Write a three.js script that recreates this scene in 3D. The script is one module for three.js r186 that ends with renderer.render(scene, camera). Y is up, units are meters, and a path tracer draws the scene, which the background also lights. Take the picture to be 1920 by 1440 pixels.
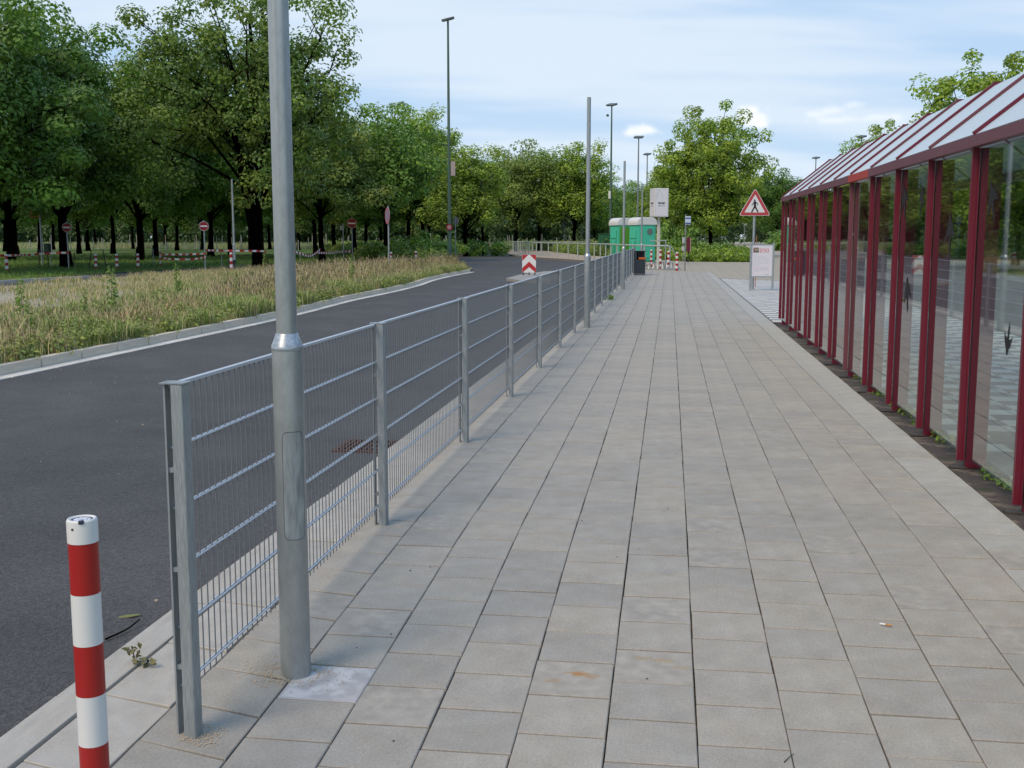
import * as THREE from 'three';
import { mergeGeometries } from 'three/addons/utils/BufferGeometryUtils.js';
import { RoundedBoxGeometry } from 'three/addons/geometries/RoundedBoxGeometry.js';
import { ImprovedNoise } from 'three/addons/math/ImprovedNoise.js';

// ───────────────────────── camera, sky, sun, exposure ─────────────────────────
const scene = new THREE.Scene();
const EYE = 1.57, PITCH = 0.1314, YAW = 0.1404, FOV = 38.24;
const camera = new THREE.PerspectiveCamera(FOV, 4 / 3, 0.05, 3000);
camera.position.set(0, EYE, 0);
camera.rotation.set(-PITCH, YAW, 0, 'YXZ');
scene.add(camera);
const renderer = new THREE.WebGLRenderer({ antialias: true });
renderer.setSize(1024, 768);
renderer.toneMapping = THREE.LinearToneMapping;
renderer.toneMappingExposure = 1.17;
renderer.shadowMap.enabled = true;

const noise = new ImprovedNoise();
const n3 = (x, y, z) => noise.noise(x, y, z);
function fbm(x, y, z, o = 4) { let s = 0, a = 0.5; for (let i = 0; i < o; i++) { s += a * n3(x, y, z); x *= 2.03; y *= 2.03; z *= 2.03; a *= 0.5; } return s; }
const clamp = (x, a = 0, b = 1) => Math.min(b, Math.max(a, x));
const sstep = (a, b, x) => { const t = clamp((x - a) / (b - a)); return t * t * (3 - 2 * t); };
const mix = (a, b, t) => a + (b - a) * t;
function RNG(seed) { let a = seed >>> 0; return () => { a = (a + 0x6D2B79F5) | 0; let t = Math.imul(a ^ (a >>> 15), 1 | a); t = (t + Math.imul(t ^ (t >>> 7), 61 | t)) ^ t; return ((t ^ (t >>> 14)) >>> 0) / 4294967296; }; }

// direction / ground point seen at a photograph pixel (used to read off where things stand)
const FPX = 2077.3;
function dirAt(px, py) {
  const u = (px - 960) / FPX, v = (py - 720) / FPX;
  const cp = Math.cos(PITCH), sp = Math.sin(PITCH), cy = Math.cos(YAW), sy = Math.sin(YAW);
  const y = -v * cp - sp, f = -v * sp + cp;
  return new THREE.Vector3(u * cy - f * sy, y, -(u * sy + f * cy));
}
function onGround(px, py, y = 0) { const d = dirAt(px, py); d.multiplyScalar((y - EYE) / d.y); d.y += EYE; return d; }
function atDepth(px, py, z) { const d = dirAt(px, py); d.multiplyScalar(-z / d.z); d.y += EYE; return d; }
function onPlaneX(px, py, x) { const d = dirAt(px, py); d.multiplyScalar(x / d.x); d.y += EYE; return d; }

// sky: thin veil of high cloud over blue, clearer and bluer to the right, a few small cumulus
{
  const W = 3072, H = 1536, data = new Float32Array(W * H * 4);
  const puffs = [[1200, 246, 34, 13], [1186, 249, 20, 8], [1216, 243, 22, 11], [1410, 226, 34, 24], [1404, 214, 22, 18], [1424, 232, 26, 15], [1560, 208, 26, 11], [1600, 196, 20, 9], [1530, 216, 26, 9], [1575, 226, 60, 8], [1650, 222, 50, 8]]
    .map(([x, y, w, h], i) => { const d = dirAt(x, y).normalize(); return { az: Math.atan2(d.x, -d.z), el: Math.asin(d.y), w: w / FPX, h: h / FPX, k: i < 6 ? 1 : 0.5 }; });
  for (let j = 0; j < H; j++) {
    const el = ((j + 0.5) / H - 0.5) * Math.PI, sy = Math.sin(el), ce = Math.cos(el);
    for (let i = 0; i < W; i++) {
      const phi = ((i + 0.5) / W - 0.5) * 2 * Math.PI;            // atan2(z, x)
      const x = Math.cos(phi) * ce, z = Math.sin(phi) * ce, k = (j * W + i) * 4;
      let r, g, b;
      if (el < -0.02) { r = 0.30; g = 0.31; b = 0.29; }
      else {
        const e = Math.max(0, sy), az = Math.atan2(x, -z);
        const t = Math.pow(clamp(e * 1.25), 0.55);
        r = mix(0.60, 0.16, t); g = mix(0.735, 0.37, t); b = mix(0.84, 0.74, t);
        // projected cloud plane
        const q = 1 / (e + 0.10), cx = x * q, cz = z * q;
        const clear = sstep(-0.06, 0.34, az) * sstep(0.05, 0.2, e);
        const streak = fbm(cx * 0.55 + 3.1, cz * 1.6 + cx * 0.35 + 7.7, 1.3, 5);
        const big = fbm(cx * 0.32 + 11.2, cz * 0.45 - 2.4, 5.1, 3);
        let c = clamp(0.66 + 1.0 * big + 2.1 * streak - 0.60 * clear);
        c = c * c * (3 - 2 * c) * 0.82;
        r = mix(r, 0.665, c); g = mix(g, 0.755, c); b = mix(b, 0.85, c);
        if (Math.abs(az) < 0.7 && el < 0.3 && el > 0) {
          let m = 0;
          for (const p of puffs) {
            const dx = (az - p.az) / p.w, dy = (el - p.el) / p.h;
            if (Math.abs(dx) > 2 || Math.abs(dy) > 2) continue;
            const yy = dy < 0 ? dy * 1.5 : dy, d = Math.hypot(dx, yy) + 0.9 * fbm(az * 130, el * 170, p.w * 900, 4);
            m = Math.max(m, p.k * sstep(1.05, 0.35, d));
          }
          m *= 0.85; r = mix(r, 0.90, m); g = mix(g, 0.92, m); b = mix(b, 0.96, m);
        }
      }
      data[k] = r; data[k + 1] = g; data[k + 2] = b; data[k + 3] = 1;
    }
  }
  const tex = new THREE.DataTexture(data, W, H, THREE.RGBAFormat, THREE.FloatType);
  tex.mapping = THREE.EquirectangularReflectionMapping; tex.magFilter = THREE.LinearFilter; tex.minFilter = THREE.LinearFilter; tex.needsUpdate = true;
  scene.background = tex; scene.environment = tex;
  scene.backgroundIntensity = 1; scene.environmentIntensity = 1;
}
const sun = new THREE.DirectionalLight(0xffe4c2, 1.95);
sun.position.set(-42, 82, 46); sun.target.position.set(0, 0, -20); scene.add(sun, sun.target);
sun.castShadow = true; sun.shadow.radius = 48; sun.shadow.mapSize.set(2048, 2048);
Object.assign(sun.shadow.camera, { left: -90, right: 90, top: 130, bottom: -60, near: 1, far: 300 });

// ───────────────────────── helpers ─────────────────────────
const used = new Map();
function numbered(n) { const k = used.get(n) || 0; used.set(n, k + 1); return k ? `${n}_${String(k).padStart(3, '0')}` : n; }
function tag(o, label, category, group, kind) { if (label) o.userData.label = label; if (category) o.userData.category = category; if (group) o.userData.group = group; if (kind) o.userData.kind = kind; return o; }
function mesh(name, geo, mat, parent = scene) {
  const m = new THREE.Mesh(Array.isArray(geo) ? merge(geo) : geo, mat);
  m.name = parent === scene ? numbered(name) : name; m.castShadow = m.receiveShadow = true; parent.add(m); return m;
}
function base(name, x = 0, y = 0, z = 0, turn = 0) { const g = new THREE.Group(); g.name = numbered(name); g.position.set(x, y, z); g.rotation.y = turn; scene.add(g); return g; }
function copy(src, x, y, z, turn = 0, s = 1) { const c = src.clone(); c.name = numbered(src.name.replace(/_\d{3}$/, '')); c.userData = { ...src.userData }; c.position.set(x, y, z); c.rotation.y = turn; if (Array.isArray(s)) c.scale.set(...s); else c.scale.setScalar(s); scene.add(c); return c; }
function merge(list) {
  const l = list.map(g => { let h = g.index ? g.toNonIndexed() : g.clone(); for (const k of Object.keys(h.attributes)) if (!['position', 'normal', 'uv'].includes(k)) h.deleteAttribute(k); return h; });
  return mergeGeometries(l);
}
const at = (g, x, y, z, rx = 0, ry = 0, rz = 0) => { const m = new THREE.Matrix4().makeRotationFromEuler(new THREE.Euler(rx, ry, rz)); m.setPosition(x, y, z); return g.applyMatrix4(m); };
const bx = (w, h, d, x = 0, y = 0, z = 0, rx = 0, ry = 0, rz = 0) => at(new THREE.BoxGeometry(w, h, d), x, y, z, rx, ry, rz);
const rbx = (w, h, d, r, x = 0, y = 0, z = 0, rx = 0, ry = 0, rz = 0) => at(new RoundedBoxGeometry(w, h, d, 2, r), x, y, z, rx, ry, rz);
const cyl = (r0, r1, h, x = 0, y = 0, z = 0, n = 20, open = false) => at(new THREE.CylinderGeometry(r1, r0, h, n, 1, open), x, y + h / 2, z);
function lathe(pts, n = 32) { return new THREE.LatheGeometry(pts.map(p => new THREE.Vector2(p[0], p[1])), n); }
function rod(a, b, r, n = 6) { const d = new THREE.Vector3().subVectors(b, a), g = new THREE.CylinderGeometry(r, r, d.length(), n); g.applyQuaternion(new THREE.Quaternion().setFromUnitVectors(new THREE.Vector3(0, 1, 0), d.clone().normalize())); g.translate((a.x + b.x) / 2, (a.y + b.y) / 2, (a.z + b.z) / 2); return g; }
const V = (x, y, z) => new THREE.Vector3(x, y, z);
// flat polygon in plan (points [x, -z forward distance]) with uv in metres
function sheet(pts, y, thick = 0) {
  const s = new THREE.Shape(pts.map(p => new THREE.Vector2(p[0], p[1])));
  let g;
  if (thick) { g = new THREE.ExtrudeGeometry(s, { depth: thick, bevelEnabled: false }); g.translate(0, 0, -thick); } else g = new THREE.ShapeGeometry(s);
  g.rotateX(-Math.PI / 2); g.translate(0, y, 0);
  return g;
}
// textures
function tex(n, f, srgb = true, rep = 1) {
  const d = new Uint8Array(n * n * 4);
  for (let j = 0; j < n; j++) for (let i = 0; i < n; i++) { const c = f(i / n, j / n, i, j), k = (j * n + i) * 4; d[k] = clamp(c[0], 0, 1) * 255; d[k + 1] = clamp(c[1], 0, 1) * 255; d[k + 2] = clamp(c[2], 0, 1) * 255; d[k + 3] = 255; }
  const t = new THREE.DataTexture(d, n, n); t.wrapS = t.wrapT = THREE.RepeatWrapping; t.magFilter = THREE.LinearFilter; t.minFilter = THREE.LinearMipmapLinearFilter; t.generateMipmaps = true;
  if (srgb) t.colorSpace = THREE.SRGBColorSpace; t.repeat.set(rep, rep); t.needsUpdate = true; return t;
}
function tfbm(u, v, f, seed, o = 4) { // tileable
  let s = 0, a = 0.5; for (let i = 0; i < o; i++) { const F = f * (1 << i); const x = u * F, y = v * F, w = sstep(0.75, 1, u), w2 = sstep(0.75, 1, v);
    const p = (p0, p1) => n3(p0, p1, seed + i * 7.3);
    s += a * mix(mix(p(x, y), p(x - F, y), w), mix(p(x, y - F), p(x - F, y - F), w), w2); a *= 0.5; } return s; }
function canvasTex(w, h, draw) { const c = document.createElement('canvas'); c.width = w; c.height = h; const x = c.getContext('2d'); draw(x, w, h); const t = new THREE.CanvasTexture(c); t.colorSpace = THREE.SRGBColorSpace; return t; }
const lin = (r, g, b) => new THREE.Color().setRGB(r, g, b);
const std = (c, rough = 0.8, metal = 0, extra = {}) => new THREE.MeshStandardMaterial({ color: c, roughness: rough, metalness: metal, side: THREE.DoubleSide, ...extra });

const R0 = RNG(7);
const white = []; for (let i = 0; i < 65536; i++) white.push(R0());
const wn = (i, j) => white[((i * 73 + j * 251) ^ (i * j)) & 65535];

const tConcrete = tex(512, (u, v, i, j) => { const g = 0.86 + 0.10 * tfbm(u, v, 4, 3.3, 5) + 0.17 * (white[(j * 512 + i) & 65535] - 0.5) + 0.10 * tfbm(u, v, 60, 9.1, 2); const y = 0.018 * tfbm(u, v, 4, 21.7, 3); return [g + y, g, g - y * 1.4]; });
const tConcBump = tex(512, (u, v, i, j) => { const g = 0.5 + 0.5 * (white[(j * 512 + i) & 65535] - 0.5) + 0.4 * tfbm(u, v, 60, 9.1, 2); return [g, g, g]; }, false);
const tAsphalt = tex(1024, (u, v, i, j) => { const w = white[(j * 1024 + i * 3 + (j >> 3) * 31) & 65535]; const st = w > 0.975 ? 0.26 : 0; const g = 0.70 + 0.20 * tfbm(u, v, 5, 4.4, 4) + 0.34 * (w - 0.5) + 0.18 * tfbm(u, v, 140, 1.9, 2) + st; return [g, g * 1.0, g * 1.01]; });
const tAspBump = tex(512, (u, v, i, j) => { const g = 0.5 + 0.6 * tfbm(u, v, 90, 1.9, 2) + 0.3 * (white[(j * 512 + i) & 65535] - 0.5); return [g, g, g]; }, false);
const tGalv = tex(512, (u, v) => { const a = tfbm(u, v, 16, 2.2, 2), b = tfbm(u, v, 34, 8.8, 3); const g = 0.80 + 0.22 * a + 0.22 * b; return [g * 0.985, g, g * 1.01]; });
const tGrass = tex(512, (u, v, i, j) => { const a = tfbm(u, v, 8, 12.2, 5), w = white[(j * 512 + i) & 65535]; const g = 0.72 + 0.5 * a + 0.35 * (w - 0.5); const d = clamp(0.5 + 1.6 * tfbm(u, v, 5, 31, 3)); return [g * mix(0.9, 1.15, d), g, g * 0.9]; });
const tGravel = tex(512, (u, v, i, j) => { const a = tfbm(u, v, 10, 15.2, 4), b = tfbm(u, v, 70, 5.2, 2), w = white[(j * 512 + i) & 65535]; const g = 0.78 + 0.3 * a + 0.35 * b + 0.25 * (w - 0.5); return [g * 1.02, g, g * 0.95]; });
const tBark = tex(256, (u, v) => { const g = 0.7 + 0.6 * tfbm(u * 1, v, 10, 3.9, 4) + 0.3 * tfbm(u, v * 0.25, 40, 6, 2); return [g, g, g]; });
const tBed = tex(512, (u, v, i, j) => { const s = sstep(-0.1, 0.25, tfbm(u, v, 5, 40.2, 4)), w = white[(j * 512 + i) & 65535] * 0.3 + 0.7; return [mix(0.28, 0.70, s) * w, mix(0.25, 0.60, s) * w, mix(0.21, 0.46, s) * w]; });
const rep = (t, k) => { const c = t.clone(); c.repeat.set(k, k); c.needsUpdate = true; return c; };

const M = {};
M.galv = std(lin(0.60, 0.635, 0.635), 0.50, 0.55, { map: tGalv });
M.galvPole = std(lin(0.47, 0.50, 0.495), 0.40, 0.6, { map: (() => { const t = tex(256, (u, v) => { const g = 0.91 + 0.10 * tfbm(u, v, 10, 7.7, 4) + 0.05 * tfbm(u, v, 40, 3.1, 2); return [g, g, g]; }); t.repeat.set(1, 5); return t; })() });
M.galvBright = std(lin(0.74, 0.77, 0.79), 0.34, 0.75, { map: tGalv });
M.wire = std(lin(0.56, 0.62, 0.68), 0.42, 0.4);
M.dark = std(lin(0.015, 0.017, 0.018), 0.7);
M.whitePaint = std(lin(0.70, 0.71, 0.70), 0.4);
M.redPaint = std(lin(0.36, 0.012, 0.010), 0.42);
M.wine = std(lin(0.13, 0.005, 0.020), 0.40);
M.wineDull = std(lin(0.14, 0.040, 0.055), 0.55);
M.wineBright = std(lin(0.42, 0.03, 0.02), 0.45);
M.kerb = std(lin(0.60, 0.57, 0.51), 0.9, 0, { map: tConcrete, bumpMap: tConcBump, bumpScale: 0.001 });
M.asphalt = std(lin(0.138, 0.135, 0.131), 0.86, 0, { map: rep(tAsphalt, 0.22), bumpMap: rep(tAspBump, 0.6), bumpScale: 0.006 });
M.asphaltOld = std(lin(0.42, 0.40, 0.36), 0.9, 0, { map: rep(tAsphalt, 0.4) });
M.lawn = std(lin(0.17, 0.29, 0.032), 1, 0, { map: rep(tGrass, 0.22) });
M.soil = std(lin(0.50, 0.44, 0.30), 1, 0, { map: rep(tGrass, 0.5) });
M.gravel = std(lin(0.58, 0.53, 0.43), 1, 0, { map: rep(tGravel, 0.6) });
M.bark = std(lin(0.27, 0.215, 0.165), 1, 0, { map: tBark, bumpMap: tBark, bumpScale: 0.02 });
M.barkDark = std(lin(0.15, 0.125, 0.10), 1, 0, { map: tBark, bumpMap: tBark, bumpScale: 0.02 });

// ───────────────────────── ground, roads, kerbs ─────────────────────────
const dip = (x, z) => { const t = 6.2 - z; return t <= 0 ? 0 : -0.036 * (t < 0.8 ? t * t / 1.6 : t - 0.4) * sstep(-2.0, -1.3, x); };   // the pavement falls gently towards the near end
mesh('ground', sheet([[-900, -300], [900, -300], [900, 1400], [-900, 1400]], -0.16), M.lawn).userData.kind = 'structure';

const LK = [[-7.8, -12], [-7.8, 5], [-7.82, 13], [-7.88, 20.7], [-8.0, 24], [-8.3, 28.5], [-8.42, 34.4], [-8.66, 38.4], [-9.12, 43], [-9.35, 48], [-9.42, 53.7]];
const lkCurve = new THREE.CatmullRomCurve3(LK.map(p => V(p[0], 0, -p[1])));
const platformEdge = [[-23, 150], [-18.9, 126.6], [-14.3, 101], [-10.8, 88.4], [-8.05, 82.4], [-6.05, 77.2], [-3.3, 66], [-2.0, 60], [-1.75, 55]];
{
  const road = [...LK.map(p => [p[0] + 0.02, p[1]]), [-11.5, 58], [-16, 74], [-23, 100], [-36, 150], [-23, 151], ...platformEdge.slice(1), [-2.06, 54], [-2.06, -12]];
  const r = mesh('road', sheet(road, -0.10), M.asphalt); r.userData.kind = 'structure';
  mesh('road', sheet([[-24.4, -10], [-21.6, -10], [-21.7, 33], [-22.4, 47], [-21.2, 62], [-15.5, 73], [-17.4, 76.5], [-24.5, 66], [-25.4, 47], [-24.6, 33]], -0.055), M.asphalt).userData.kind = 'structure';
  mesh('gravel_path', sheet([[-21.8, -10], [-13.2, -10], [-13.2, 24], [-15.4, 33], [-17.6, 44], [-15.2, 58], [-14, 66], [-20, 63], [-22.6, 47], [-21.9, 33]], -0.045), M.gravel).userData.kind = 'structure';
  mesh('lawn', sheet([[-500, -60], [-24.3, -60], [-24.5, 33], [-25.3, 47], [-24.4, 66.2], [-17.2, 76.6], [-24, 100], [-37, 151], [-60, 600], [-500, 600]], -0.035), M.lawn).userData.kind = 'structure';
  mesh('verge', sheet([[-13.4, -12], ...LK.map(p => [p[0] - 0.33, p[1]]), [-10.2, 57.5], [-14, 60], [-16, 55], [-17.8, 44], [-15.6, 33], [-13.4, 24]], -0.012), M.soil).userData.kind = 'structure';
  mesh('lawn', sheet([[-17.2, 76.6], [-13, 66], [-10.4, 58], [-11.6, 58.5], [-16.1, 74.5], [-23.1, 100.5], [-36, 151], [-37, 151], [-24, 100]].reverse(), -0.03), M.lawn).userData.kind = 'structure';
}
// kerb of the far side of the road: gutter stones and kerb stones, one metre each
{
  const k = mesh('kerb', sheet([...LK.map(p => [p[0] - 0.02, p[1]]), ...LK.map(p => [p[0] - 0.34, p[1]]).reverse()], -0.13), M.kerb); k.userData.kind = 'structure';
  const L = lkCurve.getLength(), n = Math.floor(L);
  const gutter = new RoundedBoxGeometry(0.21, 0.1, 0.985, 1, 0.008), stone = new RoundedBoxGeometry(0.12, 0.26, 0.988, 1, 0.012);
  const mats = [std(lin(0.90, 0.78, 0.61), 0.9, 0, { map: tConcrete }), std(lin(0.87, 0.755, 0.585), 0.9, 0, { map: tConcrete }), std(lin(0.92, 0.80, 0.63), 0.9, 0, { map: tConcrete })];
  const gm = [std(lin(0.92, 0.87, 0.77), 0.9, 0, { map: tConcrete }), std(lin(0.86, 0.81, 0.72), 0.9, 0, { map: tConcrete })];
  const r = RNG(55);
  for (let i = 0; i < n; i++) {
    const t = (i + 0.5) / n, p = lkCurve.getPointAt(t), d = lkCurve.getTangentAt(t), a = Math.atan2(d.x, d.z);
    const nx = d.z, nz = -d.x;   // left of travel = away from the road is -nx side
    const sx = nx > 0 ? -1 : 1;
    const g = mesh('gutter_stone', gutter, gm[(r() * 2) | 0], k); g.position.set(p.x + sx * nx * 0.105, -0.142, p.z + sx * nz * 0.105); g.rotation.y = a;
    const s = mesh('kerb_stone', stone, mats[(r() * 3) | 0], k); s.position.set(p.x + sx * nx * 0.275, -0.10 + (r() - 0.5) * 0.006, p.z + sx * nz * 0.275); s.rotation.y = a; s.rotation.z = (r() - 0.5) * 0.01;
  }
}
// near kerb between road and pavement
{
  const k = mesh('kerb', bx(0.17, 0.2, 72, -1.985, -0.135, -22), M.kerb); k.userData.kind = 'structure';
  const stone = new RoundedBoxGeometry(0.143, 0.2, 0.992, 2, 0.004), strip = new RoundedBoxGeometry(0.242, 0.08, 0.494, 1, 0.004);
  const mats = [std(lin(0.60, 0.565, 0.50), 0.9, 0, { map: tConcrete, bumpMap: tConcBump, bumpScale: 0.001 }), std(lin(0.575, 0.545, 0.485), 0.9, 0, { map: tConcrete }), std(lin(0.62, 0.585, 0.52), 0.9, 0, { map: tConcrete })];
  const r = RNG(91);
  for (let i = 0; i < 54; i++) {
    const z = 0.9 + i, s = mesh('kerb_stone', stone, mats[(r() * 3) | 0], k); s.position.set(-2.0 + (r() - 0.5) * 0.006, -0.101 + (r() - 0.5) * 0.005, -z); s.rotation.y = (r() - 0.5) * 0.006;
  }
  for (let i = 0; i < 106; i++) { const z = 1.2 + i * 0.5, s = mesh('edging_slab', strip, mats[(r() * 3) | 0], k); const dl = dip(-1.93, z), dr = dip(-1.66, z); s.position.set(-1.807, -0.041 + (dl + dr) / 2 + (r() - 0.5) * 0.003, -z); s.rotation.z = Math.atan2(dr - dl, 0.27); }
}

// ───────────────────────── pavement slabs ─────────────────────────
{
  const bedPts = []; // bedding that follows the dip
  const g = new THREE.PlaneGeometry(3.64, 54, 14, 120); g.rotateX(-Math.PI / 2); g.translate(0.13, -0.018, -25.7);
  const p = g.attributes.position, uv = g.attributes.uv;
  for (let i = 0; i < p.count; i++) { p.setY(i, p.getY(i) + dip(p.getX(i), -p.getZ(i))); uv.setXY(i, p.getX(i) * 0.45, p.getZ(i) * 0.45); }
  g.computeVertexNormals();
  const pave = mesh('pavement', g, std(lin(0.62, 0.60, 0.56), 1, 0, { map: tBed })); pave.userData.kind = 'structure';
  const rs = RNG(1234);
  // slab geometries: chamfered block, top uv shifted so that no two variants share a patch of concrete
  function slabGeo(w, d, k) {
    const h = 0.03, c = 0.0032, a = w / 2, b = d / 2, top = 0, e = -c;
    const v = [[-a + c, top, -b + c], [a - c, top, -b + c], [a - c, top, b - c], [-a + c, top, b - c], [-a, e, -b], [a, e, -b], [a, e, b], [-a, e, b], [-a, -h, -b], [a, -h, -b], [a, -h, b], [-a, -h, b]];
    const f = [[0, 3, 2, 1], ...[0, 1, 2, 3].flatMap(i => { const j = (i + 1) % 4; return [[i, j, j + 4, i + 4], [i + 4, j + 4, j + 8, i + 8]]; })];
    const pos = [], uvs = [], r = RNG(k * 31 + 5), ou = r(), ov = r(), rot = r() < 0.5;
    for (const q of f) for (const t of [0, 1, 2, 0, 2, 3]) { const s = v[q[t]]; pos.push(...s); uvs.push((rot ? s[0] : s[2]) * 1.7 + ou, (rot ? s[2] : s[0]) * 1.7 + ov); }
    const gg = new THREE.BufferGeometry(); gg.setAttribute('position', new THREE.Float32BufferAttribute(pos, 3)); gg.setAttribute('uv', new THREE.Float32BufferAttribute(uvs, 2)); gg.computeVertexNormals(); return gg;
  }
  const geos = [...Array(10)].map((_, k) => slabGeo(0.2955, 0.2895, k)), geosG = [...Array(6)].map((_, k) => slabGeo(0.298, 0.2905, k + 40));
  const tones = [[0.495, 0.463, 0.400], [0.470, 0.442, 0.388], [0.515, 0.478, 0.410], [0.49, 0.461, 0.404], [0.455, 0.430, 0.380], [0.51, 0.474, 0.404], [0.48, 0.452, 0.397]];
  const slabM = (c) => std(lin(...c), 0.88, 0, { map: tConcrete, bumpMap: tConcBump, bumpScale: 0.0009 });
  const mats = tones.map(slabM), matsG = [[0.525, 0.515, 0.468], [0.505, 0.497, 0.452], [0.54, 0.53, 0.482]].map(slabM);
  const stain = (seed, cx, cy, col, amt) => { const t = tex(256, (u, v, i, j) => { const gN = 0.86 + 0.14 * tfbm(u, v, 5, seed, 4) + 0.12 * (white[(j * 256 + i + seed * 999 | 0) & 65535] - 0.5); let s = 0; for (let q = 0; q < cx.length; q++) { const d = Math.hypot((u - cx[q]) * 1.0, (v - cy[q]) * 2.1) + 0.22 * tfbm(u, v, 9, seed + q, 4); s = Math.max(s, amt[q] * sstep(0.20, 0.02, d)); } return [mix(gN, col[0], s), mix(gN, col[1], s), mix(gN, col[2], s)]; }); return t; };
  const rust = std(lin(0.50, 0.468, 0.405), 0.88, 0, { map: stain(4.2, [0.55, 0.25, 0.7], [0.35, 0.6, 0.42], [0.88, 0.62, 0.34], [0.7, 0.25, 0.35]) });
  const rust2 = std(lin(0.50, 0.468, 0.405), 0.88, 0, { map: stain(8.2, [0.35, 0.6, 0.85], [0.25, 0.3, 0.5], [0.88, 0.70, 0.45], [0.3, 0.36, 0.25]) });
  const pales = [[12.2, [0.5, 0.3], [0.5, 0.7]], [33.1, [0.2, 0.8], [0.3, 0.2]], [45.7, [0.75, 0.35], [0.65, 0.15]], [58.3, [0.1, 0.6], [0.8, 0.85]]].map(q => std(lin(0.485, 0.456, 0.40), 0.88, 0, { map: stain(q[0], q[1], q[2], [1.02, 1.01, 0.97], [0.3, 0.22]) }));
  const limeSlab = std(lin(0.58, 0.58, 0.555), 0.75, 0, { map: tex(256, (u, v) => { const g = 0.82 + 0.16 * sstep(-0.25, 0.3, tfbm(u, v, 4, 77, 5)) * sstep(0.5, 0.42, Math.max(Math.abs(u - 0.5), Math.abs(v - 0.5))); return [g, g, g * 1.02]; }) });
  const flatUV = (() => { const gg = slabGeo(0.2955, 0.2895, 3), u = gg.attributes.uv, q = gg.attributes.position; for (let i = 0; i < u.count; i++) u.setXY(i, q.getX(i) / 0.3 + 0.5, q.getZ(i) / 0.3 + 0.5); return gg; })();
  const P = 0.30, cells = [];
  for (let c = -6; c <= 5; c++) {
    const gut = c === 5, x = gut ? 1.775 : 0.12 + c * P + P / 2;
    for (let r = 0; r < 172; r++) {
      const z = 1.5 + r * P + (c & 1 ? P / 2 : 0) + 0.06;
      if (z > 52.6) continue;
      cells.push({ x, z, gut, d: Math.hypot(x + 0.2, z), vis: z > 3.0 && x < 0.6 * z + 0.1 && x > -0.62 * z });
    }
  }
  cells.sort((a, b) => (b.vis - a.vis) || a.d - b.d);
  const far = [], m4 = new THREE.Matrix4(), eu = new THREE.Euler();
  const place = (s) => {
    const y = dip(s.x, s.z), sx = (dip(s.x + 0.1, s.z) - dip(s.x - 0.1, s.z)) / 0.2, sz = (dip(s.x, s.z + 0.1) - dip(s.x, s.z - 0.1)) / 0.2;
    return { p: V(s.x + (rs() - 0.5) * 0.003, y + (rs() - 0.5) * 0.0026, -s.z + (rs() - 0.5) * 0.003), e: new THREE.Euler(sz + (rs() - 0.5) * 0.007, (rs() - 0.5) * 0.006, sx + (rs() - 0.5) * 0.007) };
  };
  cells.forEach((s, i) => {
    const q = place(s);
    if (i < 300) {
      let geo = s.gut ? geosG[(rs() * 6) | 0] : geos[(rs() * 10) | 0], mt = s.gut ? matsG[(rs() * 3) | 0] : mats[(rs() * 7) | 0];
      const near = (x, z) => Math.abs(s.x - x) < 0.15 && Math.abs(s.z - z) < 0.15;
      if (near(-1.22, 3.76)) { geo = flatUV; mt = limeSlab; } else if (near(-0.32, 4.05)) { geo = flatUV; mt = rust; } else if (near(-0.05, 4.2)) { geo = flatUV; mt = rust2; } else if (rs() < 0.06) { geo = flatUV; mt = pales[(rs() * 4) | 0]; }
      const o = mesh('paving_slab', geo, mt, pave); o.position.copy(q.p); o.rotation.copy(q.e);
    } else far.push({ s, q });
  });
  const im = new THREE.InstancedMesh(geos[1], std(lin(1, 1, 1), 0.88, 0, { map: tConcrete }), far.length); im.name = 'far_paving'; im.userData.kind = 'stuff'; im.castShadow = im.receiveShadow = true;
  far.forEach(({ s, q }, i) => { eu.copy(q.e); m4.makeRotationFromEuler(eu).setPosition(q.p); im.setMatrixAt(i, m4); const t = s.gut ? [0.525, 0.515, 0.468] : tones[(rs() * 7) | 0], k = 0.97 + rs() * 0.06; im.setColorAt(i, lin(t[0] * k, t[1] * k, t[2] * k)); });
  pave.add(im);
}
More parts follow.
